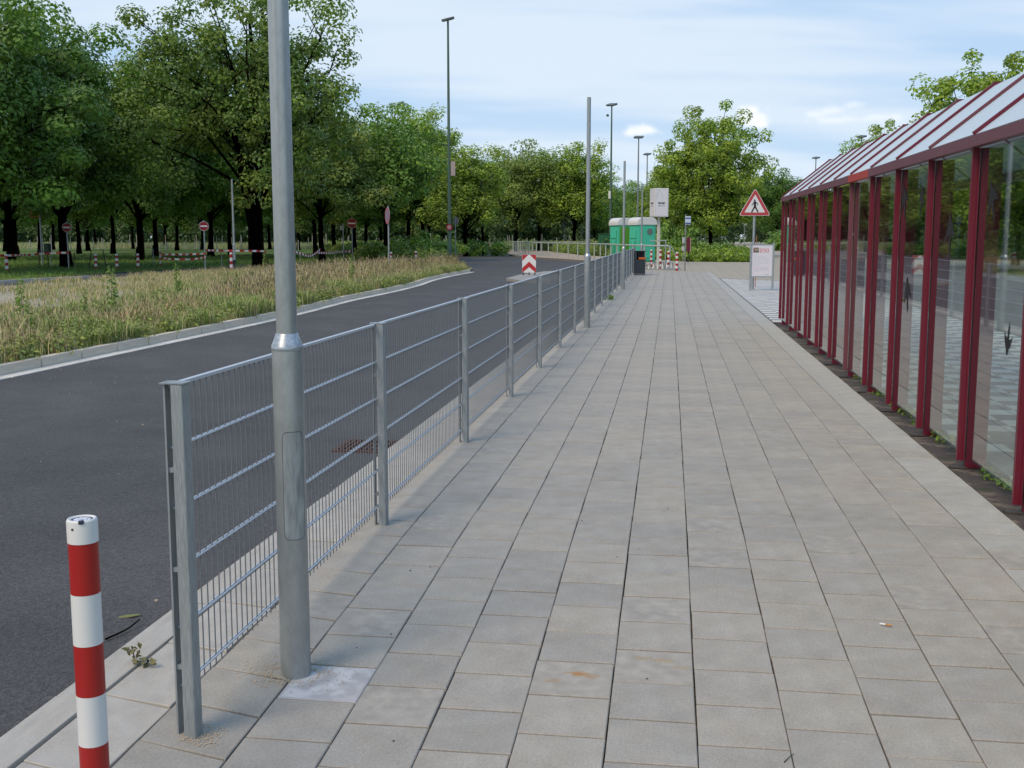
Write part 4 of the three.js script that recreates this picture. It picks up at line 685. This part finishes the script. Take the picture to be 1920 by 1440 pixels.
// bus stop sign
{
  const p = onGround(1284, 508, -0.03), t = base('bus_stop_sign', p.x, -0.03, p.z, 0.1); tag(t, 'small blue and white bus stop sign on slim post', 'sign');
  mesh('post', [cyl(0.032, 0.03, 2.72, 0, 0, 0, 14), cyl(0.045, 0.045, 0.06, 0, 1.36, 0, 14)], greyPaint, t);
  const blue = std(lin(0.03, 0.07, 0.22), 0.4);
  const pl = mesh('plate', rbx(0.27, 0.40, 0.02, 0.005, 0.10, 2.42, 0.04), std(lin(0.50, 0.58, 0.70), 0.4), t);
  mesh('blue_band', bx(0.25, 0.06, 0.004, 0.10, 2.52, 0.052), blue, pl); mesh('blue_band', bx(0.25, 0.07, 0.004, 0.10, 2.28, 0.052), blue, pl);
}
{ const p = atDepth(1291, 444, 73.5), t = base('red_pillar', p.x, 0, p.z, 0.2); tag(t, 'dark wine red panel standing behind the bus stop sign', 'pillar'); mesh('panel', rbx(0.22, 0.95, 0.12, 0.02, 0, 1.12, 0), std(lin(0.12, 0.008, 0.028), 0.5), t); mesh('stand', bx(0.06, 0.7, 0.06, 0, 0.32, 0), M.dark, t); mesh('pale_edge', bx(0.05, 0.9, 0.1, 0.136, 1.12, 0), std(lin(0.4, 0.3, 0.25), 0.6), t); mesh('side_board', rbx(0.16, 0.4, 0.05, 0.02, -0.34, 1.4, 0.06), std(lin(0.45, 0.5, 0.52), 0.5), t); mesh('side_board', rbx(0.2, 0.28, 0.05, 0.02, -0.36, 0.86, 0.06), std(lin(0.45, 0.47, 0.45), 0.5), t); mesh('board_post', bx(0.04, 1.5, 0.04, -0.35, 0.75, 0.02), signBack, t); }
// pedestrian warning sign
{
  const z = 35.3, p = onGround(1411, 543, 0), t = base('warning_sign', p.x, 0, p.z, 0.06); tag(t, 'triangular pedestrian warning sign with red border on steel post', 'traffic sign');
  mesh('post', [cyl(0.038, 0.038, 2.95, 0, 0, -0.05, 18), cyl(0.048, 0.046, 0.32, 0, 0, -0.05, 18)], M.galv, t);
  const tri = (s, r, d, zz) => { const h = s * Math.sqrt(3) / 2, c = [[-s / 2, -h / 3], [s / 2, -h / 3], [0, h * 2 / 3]].map(q => new THREE.Vector2(...q)), sh = new THREE.Shape(); for (let i = 0; i < 3; i++) { const a = c[i], n = c[(i + 1) % 3], q = c[(i + 2) % 3]; const p0 = a.clone().lerp(q, r / s), p1 = a.clone().lerp(n, r / s); i ? sh.lineTo(p0.x, p0.y) : sh.moveTo(p0.x, p0.y); sh.quadraticCurveTo(a.x, a.y, p1.x, p1.y); } sh.closePath(); return at(d ? new THREE.ExtrudeGeometry(sh, { depth: d, bevelEnabled: false }) : new THREE.ShapeGeometry(sh), 0, 2.50, zz); };
  const pl = mesh('plate', tri(0.95, 0.10, 0.012, 0), signWhite, t);
  mesh('red_border', tri(0.91, 0.09, 0, 0.0155), std(lin(0.42, 0.045, 0.05), 0.4), pl); mesh('white_field', tri(0.62, 0.03, 0, 0.019), std(lin(0.66, 0.66, 0.66), 0.45), pl);
  const limb = (x0, y0, x1, y1, w) => { const s = new THREE.Shape(), dx = x1 - x0, dy = y1 - y0, l = Math.hypot(dx, dy), nx = -dy / l * w / 2, ny = dx / l * w / 2; s.moveTo(x0 + nx, y0 + ny); s.lineTo(x1 + nx * 0.8, y1 + ny * 0.8); s.lineTo(x1 - nx * 0.8, y1 - ny * 0.8); s.lineTo(x0 - nx, y0 - ny); return new THREE.ShapeGeometry(s); };
  mesh('walking_figure', [at(new THREE.CircleGeometry(0.024, 18), -0.012, 0.165, 0), limb(-0.005, 0.135, 0.0, -0.01, 0.07), limb(0.002, 0.01, -0.085, -0.155, 0.042), limb(0.002, 0.01, 0.085, -0.15, 0.042), limb(-0.015, 0.125, -0.065, 0.06, 0.022), limb(-0.065, 0.065, -0.085, 0.025, 0.018), limb(0.01, 0.125, 0.065, 0.075, 0.022), limb(0.065, 0.08, 0.075, 0.03, 0.018)].map(g => { g.scale(1.12, 1.12, 1); return at(g, 0, 2.50, 0.022); }), signBlack, pl);
}
// notice board
{
  const p = onGround(1426, 544, 0), t = base('notice_board', p.x, 0, p.z + 0.25, 0.1); tag(t, 'grey-framed white notice board with red 890 heading', 'notice board');
  const W = 0.66;
  for (const s of [-1, 1]) mesh('leg', rbx(0.06, 1.42, 0.05, 0.008, s * W / 2, 0.71, 0), M.galv, t);
  mesh('frame_bar', [bx(W, 0.035, 0.03, 0, 1.36, 0), bx(W, 0.03, 0.03, 0, 0.41, 0)], M.galv, t);
  const art = canvasTex(512, 760, (c) => {
    c.fillStyle = '#d5d2d8'; c.fillRect(0, 0, 512, 760); c.fillStyle = '#7d6a60'; c.fillRect(22, 50, 150, 130); c.fillStyle = '#9a8f80'; c.fillRect(60, 80, 110, 40); c.fillStyle = '#5f6f60'; c.fillRect(30, 135, 120, 38); c.fillStyle = '#8d5750'; c.fillRect(22, 110, 50, 40);
    c.fillStyle = '#c2504f'; c.font = '150px sans-serif'; c.fillText('890', 185, 178);
    const r = RNG(31); for (let i = 0; i < 15; i++) { const y = 230 + i * 30, red = i === 11; c.fillStyle = red ? '#c58a9a' : '#aeb0bd'; let x = 40; while (x < 440) { const w = 14 + r() * 46; if (x + w > 470) break; c.fillRect(x, y, w, 8); x += w + 9; if (r() < 0.06) break; } } c.fillStyle = '#8a8c98'; c.fillRect(330, 716, 100, 9);
  });
  mesh('backing', rbx(W - 0.05, 0.92, 0.02, 0.004, 0, 0.885, 0), signWhite, t); mesh('poster', at(new THREE.PlaneGeometry(W - 0.07, 0.9), 0, 0.885, 0.0125), std(0xffffff, 0.35, 0, { map: art }), t);
}
// marker stake behind the notice board
{ const p = atDepth(1418.5, 455, 36.5), t = mesh('marker_stake', [cyl(0.012, 0.01, 1.65, 0, 0, 0, 8), bx(0.02, 0.02, 0.02, 0, 1.6, 0)], std(lin(0.42, 0.14, 0.06), 0.6)); t.position.set(p.x, 0, p.z); tag(t, 'thin orange marker stake behind the notice board', 'stake'); }
// railings around the platform
{
  const rail = std(lin(0.42, 0.47, 0.42), 0.5, 0.2);
  function railing(pts, n, label, h) {
    const t = base('tube_railing', 0, 0.02, 0); tag(t, label, 'railing'); const c = new THREE.CatmullRomCurve3(pts.map(p => V(p[0], 0, -p[1])), false, 'centripetal');
    mesh('handrail', new THREE.TubeGeometry(new THREE.CatmullRomCurve3(pts.map(p => V(p[0], h, -p[1])), false, 'centripetal'), 80, 0.045, 8), rail, t);
    for (let i = 0; i <= n; i++) { const p = c.getPointAt(i / n); mesh('baluster', cyl(0.045, 0.045, h, p.x, 0, p.z, 8), rail, t); }
  }
  railing([[-17.8, 125], [-13.4, 104], [-10.1, 92], [-7.4, 85.5], [-5.4, 79.5], [-2.75, 66.5], [-1.2, 60.5], [0.0, 58.6]], 26, 'front curved tubular railing along the platform edge', 1.12);
  railing([[-17.8, 125], [-14.8, 128], [-10.5, 127], [-7.6, 124]], 9, 'rear tubular railing behind the platform', 1.1);
}
// bike rack
{
  const p = onGround(1245, 506, -0.03), t = base('bike_rack', p.x, -0.03, p.z, 0.05); tag(t, 'galvanised bike rack with bent tubes right of the waste bin', 'bike rack');
  mesh('ground_rail', [bx(1.9, 0.05, 0.06, -0.12, 0.03, 0.3), bx(1.9, 0.05, 0.06, -0.12, 0.03, -0.3), bx(0.55, 0.09, 0.3, 0.3, 0.06, 0.3)], M.galv, t);
  for (let i = 0; i < 8; i++) { const x = -1.0 + i * 0.22; mesh('wheel_holder', new THREE.TubeGeometry(new THREE.CatmullRomCurve3([V(x, 0.03, 0.3), V(x + 0.05, 0.34, 0.12), V(x + 0.1, 0.34, -0.12), V(x + 0.15, 0.03, -0.3)]), 12, 0.019, 6), M.galvBright, t); }
  mesh('bent_tube', [new THREE.TubeGeometry(new THREE.CatmullRomCurve3([V(-0.5, 1.18, 0), V(0.10, 1.18, 0), V(0.32, 1.15, 0), V(0.5, 0.85, 0), V(0.75, 0.02, 0)]), 24, 0.028, 8), cyl(0.03, 0.03, 1.45, 0.06, 0, 0, 10), rod(V(-0.7, 1.45, 0), V(0.09, 1.45, 0), 0.028, 8)], M.galv, t);
}
// signs on the left side
function roundSign(px, py, topY, r, turn, kind, label, y = -0.04, half = 0) {
  const p = onGround(px, py, y), D = -p.z, H = atDepth(px, topY, D).y - y, t = base('traffic_sign', p.x, y, p.z, turn); tag(t, label, 'traffic sign');
  mesh('post', cyl(0.032, 0.032, H, 0, 0, -0.05, 12), M.galv, t);
  const disc = mesh('disc', at(new THREE.CylinderGeometry(r, r, 0.02, 36), half, H - r - 0.06, 0, Math.PI / 2), kind === 'entry' ? signRed : signBack, t);
  if (kind === 'entry') { mesh('white_rim', at(new THREE.TorusGeometry(r, 0.008, 6, 36), half, H - r - 0.06, 0.008), signWhite, disc); mesh('white_bar', bx(r * 1.5, r * 0.32, 0.004, half, H - r - 0.06, 0.0125), signWhite, disc); }
  if (kind === 'stop') { mesh('red_ring', at(new THREE.RingGeometry(r * 0.78, r * 0.98, 36), half, H - r - 0.06, 0.0125), std(lin(0.40, 0.12, 0.14), 0.5), disc); mesh('blue_field', at(new THREE.CircleGeometry(r * 0.78, 36), half, H - r - 0.06, 0.0145), std(lin(0.22, 0.18, 0.28), 0.5), disc); }
  return t;
}
roundSign(385, 507, 413, 0.225, 0.40, 'entry', 'middle round no-entry sign in front of the thick-trunked tree');
roundSign(661, 488, 408, 0.34, 0.30, 'entry', 'right round no-entry sign above the end of the torn tape');
roundSign(129, 503, 416, 0.23, 0.45, 'entry', 'dim no-entry sign in front of the big dark trunk at the left');
roundSign(727.5, 516, 386, 0.36, -1.05, 'stop', 'round sign turned nearly edge-on on grey post in the verge', -0.03, 0.05);
roundSign(855, 487, 405, 0.30, 2.6, 'back', 'dark back of a round sign on a slim post at the bend');
{ const t = base('thin_post', ...onGround(644.5, 488, -0.04).toArray()); tag(t, 'thin grey post left of the right no-entry sign', 'post'); mesh('post', cyl(0.035, 0.035, 2.6, 0, 0, 0, 12), M.galv, t); mesh('small_plate', bx(0.18, 0.3, 0.01, -0.14, 2.3, 0), signBack, t); }
{ // pole with bin on the gravel
  const p = onGround(440, 507, -0.04), t = base('steel_pole', p.x, -0.04, p.z); tag(t, 'distant steel pole without lamp beside the forked tree', 'pole');
  mesh('shaft', [cyl(0.07, 0.07, 1.25, 0, 0, 0, 16), cyl(0.055, 0.045, 3.2, 0, 1.25, 0, 16)], M.galv, t); mesh('collar', cyl(0.075, 0.056, 0.06, 0, 1.25, 0, 16), M.galvBright, t);
  const b = base('litter_bin', p.x, -0.04, p.z + 0.3); tag(b, 'black litter bin with brown sack at the distant pole foot', 'bin'); mesh('body', lathe([[0, 0], [0.14, 0], [0.19, 0.5], [0.2, 0.52], [0, 0.52]], 20), std(lin(0.02, 0.028, 0.026), 0.6), b); mesh('sack', at(new THREE.SphereGeometry(0.16, 14, 10), 0.03, 0.2, 0.14), std(lin(0.10, 0.065, 0.055), 0.8), b);
}
{ // post with orange information boards and green bin
  const p = onGround(80, 501, -0.04), t = base('signpost', p.x, -0.04, p.z, 0.35); tag(t, 'tall grey post with orange and grey direction boards in the shade', 'signpost');
  mesh('post', cyl(0.045, 0.04, 3.6, 0, 0, 0, 12), M.galv, t);
  const o = mesh('orange_board', rbx(0.46, 0.33, 0.03, 0.01, -0.28, 2.85, 0.06), std(lin(0.62, 0.09, 0.03), 0.5), t); mesh('board_mark', [bx(0.05, 0.22, 0.004, -0.42, 2.85, 0.078), bx(0.05, 0.22, 0.004, -0.12, 2.85, 0.078), at(new THREE.CylinderGeometry(0.06, 0.06, 0.004, 16), -0.26, 2.85, 0.078, Math.PI / 2)], std(lin(0.55, 0.3, 0.2), 0.5), o);
  mesh('grey_board', rbx(0.42, 0.28, 0.03, 0.01, 0.29, 2.86, 0.06), std(lin(0.10, 0.11, 0.12), 0.5), t);
  const b = base('litter_bin', p.x + 0.28, -0.04, p.z - 0.1); tag(b, 'dark green litter bin in front of the shaded signpost', 'bin'); mesh('body', rbx(0.3, 0.5, 0.28, 0.03, 0, 1.05, 0), std(lin(0.01, 0.045, 0.03), 0.6), b); mesh('stand', cyl(0.03, 0.03, 0.85, 0, 0, 0, 10), M.dark, b);
}
// wooden stakes and barrier tapes
{
  const stakeM = std(lin(0.28, 0.29, 0.27), 0.9), gp = 'slim stakes standing along the lawn edge';
  [[74, 502, 0.95, 0.02, 'upright stake under the tape beside the signpost'], [96, 502, 0.78, 0.0, 'pale short stake right of the signpost'], [167, 502, 0.9, 0.18, 'leaning stake left of the three striped bollards'], [199, 502, 0.95, -0.14, 'leaning stake between left and middle striped bollards'], [288, 500, 0.95, 0.0, 'dark stake left of the double tape'], [138, 503, 0.8, 0.1, 'dark stake at the foot of the big trunk'], [416, 503, 0.98, 0.0, 'stake holding the tape right of the middle no-entry sign'], [563, 492, 0.6, 0.0, 'short stake below the torn tape'], [645, 490, 0.7, 0.15, 'short leaning stake at the foot of the thin grey post']].forEach(([px, py, h, lean, l], i) => { const p = onGround(px, py, -0.04), m = mesh('wooden_stake', [cyl(0.03, 0.026, h, 0, 0, 0, 8), cyl(0.028, 0.008, 0.05, 0, h, 0, 8)], i % 3 === 1 || i === 6 ? stakeM : std(lin(0.07, 0.06, 0.05), 0.9)); m.position.copy(p); m.rotation.z = -lean; tag(m, l, 'stake', gp); });
  const tt = canvasTex(256, 16, (c) => { for (let i = 0; i < 8; i++) { c.fillStyle = i % 2 ? '#e6e2dd' : '#b81f1c'; c.fillRect(i * 32, 0, 33, 16); } }); tt.wrapS = THREE.RepeatWrapping;
  const tm = std(0xffffff, 0.5, 0, { map: tt });
  function tape(pts, w, label, zz) {
    const c = new THREE.CatmullRomCurve3(pts.map(q => atDepth(q[0], q[1], q[2])), false, 'centripetal'), S = 48, pos = [], uv = [], idx = [], L = c.getLength(), r = RNG(pts[0][0]);
    for (let i = 0; i <= S; i++) { const p = c.getPointAt(i / S), tw = 0.5 * Math.sin(i * 0.5 + pts[0][1]); for (const s of [-1, 1]) { pos.push(p.x, p.y + s * w / 2 * Math.cos(tw), p.z + s * w / 2 * Math.sin(tw)); uv.push(i / S * L / 2.4, s * 0.5 + 0.5); } }
    for (let i = 0; i < S; i++) idx.push(2 * i, 2 * i + 2, 2 * i + 1, 2 * i + 1, 2 * i + 2, 2 * i + 3);
    const g = new THREE.BufferGeometry(); g.setAttribute('position', new THREE.Float32BufferAttribute(pos, 3)); g.setAttribute('uv', new THREE.Float32BufferAttribute(uv, 2)); g.setIndex(idx); g.computeVertexNormals(); tag(mesh('barrier_tape', g, tm), label, 'tape', 'red and white barrier tapes');
  }
  tape([[-40, 480, 50], [13, 479, 50], [60, 477, 53], [96, 474.5, 54], [131, 473.5, 54]], 0.11, 'red and white tape strung left of the big dark trunk');
  tape([[302, 477, 54], [345, 477, 53], [386, 475.5, 52]], 0.09, 'upper tape of the pair left of the middle no-entry sign');
  tape([[302, 484, 54], [330, 486, 53], [360, 486, 53], [386, 482, 52]], 0.09, 'lower tape of the pair left of the middle no-entry sign');
  tape([[386, 469, 52], [416, 470, 54], [439, 470, 54], [499, 471, 56]], 0.10, 'tape running from the no-entry sign past the distant pole');
  tape([[540, 470, 60], [560, 474, 62], [578, 480, 64], [590, 476, 66], [601, 467, 68]], 0.14, 'torn sagging tape right of the nearest steel pole');
  tape([[590, 474, 68], [620, 474, 72], [640, 472, 76], [662, 471, 78]], 0.15, 'tape ending at the right no-entry sign');
  // far white plant stakes on the lawn edge, too many and too small to tell apart
  const im = new THREE.InstancedMesh(merge([cyl(0.05, 0.045, 1.3, 0, 0, 0, 6)]), std(lin(0.42, 0.41, 0.37), 0.9), 130), r = RNG(88), m4 = new THREE.Matrix4(); im.name = 'plant_stakes'; for (let i = 0; i < 130; i++) { const z = 120 + 55 * r(); im.setMatrixAt(i, m4.makeScale(1, 0.8 + 0.8 * r(), 1).setPosition(P2(-60 + r() * 1160, z)[0], 0, -z)); } scene.add(im); tag(im, 'pale thin stakes scattered in the far grass strip', 'stakes', null, 'stuff');
}
// small far signs beyond the railing
[[1058, 447, 140, 416, 'grey round sign far behind the second steel pole', 0.34], [1091, 447, 140, 413, 'yellowish round sign far right behind the second steel pole', 0.26], [1396, 440, 150, 412, 'far white-framed sign left of the warning sign post', 0.35]].forEach(([px, py, z, ty, l, r], i) => { const p = atDepth(px, py, z), H = atDepth(px, ty, z).y, t = base('traffic_sign', p.x, 0, p.z, 0.1); tag(t, l, 'traffic sign'); mesh('post', cyl(0.06, 0.06, H - r, 0, 0, -0.06, 8), M.galv, t); mesh('disc', at(new THREE.CylinderGeometry(r, r, 0.03, 24), 0, H - r, 0, Math.PI / 2), [std(lin(0.25, 0.28, 0.34), 0.5), std(lin(0.5, 0.36, 0.14), 0.5), signWhite][i], t); });

// ───────────────────────── drain, manhole, litter ─────────────────────────
{
  const t = base('drain_grate', -2.36, -0.098, -8.53); tag(t, 'rusty red-brown drain grate in the road beside the kerb', 'drain'); const m = std(lin(0.15, 0.062, 0.042), 0.85, 0.2, { map: tGravel });
  mesh('frame', [bx(0.5, 0.02, 0.04, 0, 0, 0.23), bx(0.5, 0.02, 0.04, 0, 0, -0.23), bx(0.04, 0.02, 0.42, 0.23, 0, 0), bx(0.04, 0.02, 0.42, -0.23, 0, 0)], m, t); mesh('pit', bx(0.42, 0.004, 0.42, 0, 0.0, 0), M.dark, t);
  for (let i = 0; i < 9; i++) mesh('grate_bar', bx(0.022, 0.016, 0.42, -0.18 + i * 0.045, 0.005, 0), m, t); mesh('cross_bar', [bx(0.42, 0.014, 0.03, 0, 0.003, 0.1), bx(0.42, 0.014, 0.03, 0, 0.003, -0.1)], m, t);
  const mh = base('manhole_cover', -10.8, -0.096, -68.2); tag(mh, 'dark manhole cover far on the bend of the road', 'manhole'); mesh('cover', at(new THREE.CylinderGeometry(0.42, 0.42, 0.012, 28), 0, 0, 0), std(lin(0.05, 0.05, 0.05), 0.7), mh); mesh('ring', at(new THREE.TorusGeometry(0.46, 0.03, 6, 32), 0, 0, 0, Math.PI / 2), std(lin(0.14, 0.12, 0.1), 0.8), mh);
  const floor = base('floor_hatch', -0.32, 0.0, -34.8); tag(floor, 'flat square hatch with white edge line in the far pavement', 'hatch'); mesh('lid', rbx(0.62, 0.012, 0.5, 0.004, 0, 0.004, 0), std(lin(0.3, 0.3, 0.29), 0.8), floor); mesh('edge_line', bx(0.66, 0.006, 0.05, 0, 0.008, 0.27), signWhite, floor);
  const butt = (px, py, y, turn, label, s = 1) => { const p = onGround(px, py, y), t2 = base('cigarette_butt', p.x, y + 0.0045, p.z, turn); tag(t2, label, 'cigarette butt'); mesh('paper', at(new THREE.CylinderGeometry(0.004 * s, 0.004 * s, 0.022 * s, 10), 0, 0, 0, 0, 0, Math.PI / 2), signWhite, t2); mesh('filter', at(new THREE.CylinderGeometry(0.0041 * s, 0.0041 * s, 0.026 * s, 10), 0.024 * s, 0, 0, 0, 0, Math.PI / 2), std(lin(0.5, 0.24, 0.08), 0.8), t2); };
  butt(262, 1281, -0.03, 0.0, 'cigarette butt on the slab joint left of the first fence post'); butt(1655, 1172, dip(0.93, 4.76), -0.35, 'cigarette butt lying on slabs at the lower right');
  const lp = onGround(240, 1157, -0.1), lf = mesh('fallen_leaf', (() => { const s = new THREE.Shape(); s.moveTo(-0.06, 0); s.quadraticCurveTo(0, 0.032, 0.06, 0); s.quadraticCurveTo(0, -0.026, -0.06, 0); const g = new THREE.ExtrudeGeometry(s, { depth: 0.002, bevelEnabled: false }); g.rotateX(-Math.PI / 2); return g; })(), std(lin(0.16, 0.17, 0.06), 0.8)); lf.position.set(lp.x, -0.097, lp.z); lf.rotation.set(0.1, 0.2, 0.1); tag(lf, 'fallen greenish leaf on the asphalt beyond the striped bollard', 'leaf');
  const a = onGround(198, 1203, -0.1), b = onGround(240, 1185, -0.1), c = onGround(262, 1172, -0.1); tag(mesh('twig', taper([V(a.x, -0.09, a.z), V(b.x, -0.085, b.z), V(c.x, -0.075, c.z)], 0.005, 0.003, 6), std(lin(0.04, 0.03, 0.025), 0.9)), 'dark twig lying against the kerb behind the striped bollard', 'twig');
  const pp = onGround(258, 1258, -0.03), L = new Leaves(RNG(61)), pl = base('seedling', pp.x, -0.035, pp.z); tag(pl, 'small drooping seedling growing in the kerb joint', 'weed'); mesh('stem', [taper([V(0, 0, 0), V(-0.01, 0.05, 0), V(-0.02, 0.10, 0)], 0.003, 0.002, 5), taper([V(0.03, 0, 0), V(0.035, 0.03, 0), V(0.045, 0.05, 0)], 0.003, 0.002, 5)], std(lin(0.14, 0.10, 0.05), 0.9), pl);
  for (const [x, y] of [[-0.03, 0.1], [0.01, 0.1], [-0.01, 0.06], [-0.05, 0.085], [0.05, 0.05], [0.025, 0.045], [0.07, 0.04]]) L.clump(V(x * 0.8, y * 0.9, 0), 0.013, 0.6, 5, 0.026, palette([0.12, 0.15, 0.04], [0.22, 0.20, 0.08])); mesh('foliage', L.geo(), leafMat, pl);
  const ch = onGround(270, 1262, -0.03), chip = mesh('brick_chip', rbx(0.09, 0.012, 0.022, 0.004), std(lin(0.55, 0.20, 0.07), 0.9)); chip.position.set(ch.x, -0.03, ch.z); tag(chip, 'orange brick sliver in the kerb joint below the seedling', 'brick chip');
  const w2 = onGround(1140, 562, 0), W2 = new Leaves(RNG(66)), wd = base('pavement_weed', w2.x, 0, w2.z); tag(wd, 'small green weed at the fence foot beyond the second steel pole', 'weed'); for (let i = 0; i < 5; i++) W2.clump(V((i - 2) * 0.04, 0.06 + 0.03 * (i % 2), 0), 0.06, 0.9, 22, 0.06, PAL.dark); mesh('foliage', W2.geo(), leafMat, wd); mesh('stem', cyl(0.008, 0.005, 0.1, 0, 0, 0, 6), M.bark, wd);
  // sand and crumbs round the pole foot
  const sr = RNG(5), sg = []; for (let i = 0; i < 320; i++) { const a2 = sr() * 6.28, d = 0.06 + 0.10 * Math.pow(sr(), 2), x = -1.375 + Math.cos(a2) * d * 1.5, z = 3.86 + Math.sin(a2) * d; sg.push(bx(0.0018 + 0.003 * sr(), 0.002, 0.0018 + 0.003 * sr(), x, dip(x, z) + 0.002, -z, sr(), sr() * 3, sr())); }
  for (let i = 0; i < 160; i++) { const x = -1.56 + 0.12 * sr(), z = 3.25 + 0.14 * sr(); sg.push(bx(0.0018 + 0.0025 * sr(), 0.002, 0.0018 + 0.0025 * sr(), x, dip(x, z) + 0.002, -z, sr(), sr() * 3, sr())); }
  tag(mesh('sand_crumbs', sg, std(lin(0.52, 0.42, 0.28), 1)), 'sandy crumbs around the feet of pole and first fence post', 'sand', null, 'stuff');
  const kr = RNG(25), kg = []; for (let i = 0; i < 48; i++) { const x = -1.5 + 3.3 * kr(), z = 3.3 + 9 * kr(), q = 0.003 + 0.007 * kr() * kr(); kg.push(bx(q, 0.003, q * (0.5 + kr()), x, dip(x, z) + 0.002, -z, 0.1 * kr(), kr() * 3, 0)); }
  tag(mesh('crumbs', kg, std(lin(0.11, 0.095, 0.08), 0.95)), 'tiny dark crumbs of dirt scattered over the paving slabs', 'dirt', null, 'stuff');
  const t1 = onGround(1470, 1439, -0.10), t2b = onGround(1488, 1424, -0.10); tag(mesh('twig', taper([V(t1.x, dip(t1.x, -t1.z) + 0.003, t1.z), V((t1.x + t2b.x) / 2, dip(t1.x, -t1.z) + 0.006, (t1.z + t2b.z) / 2), V(t2b.x, dip(t2b.x, -t2b.z) + 0.003, t2b.z)], 0.0014, 0.0008, 5), std(lin(0.05, 0.04, 0.03), 0.9)), 'thin dark twig on the slabs at the bottom edge of the picture', 'twig');
  const pr = RNG(15), pg = []; for (let i = 0; i < 420; i++) { const t2 = Math.pow(pr(), 2), x = pr() < 0.55 ? -7.75 + 0.6 * t2 : -2.1 - 4.5 * pr(), z = 3.5 + 24 * pr(); const s = 0.004 + 0.010 * pr() * pr(); pg.push(bx(s, s * 0.6, s * 1.2, x, -0.097, -z, pr(), pr() * 3, pr())); }
  tag(mesh('road_grit', pg, std(lin(0.36, 0.30, 0.22), 0.9)), 'scattered pale grit on the asphalt and at the far kerb', 'grit', null, 'stuff');
}
renderer.render(scene, camera);
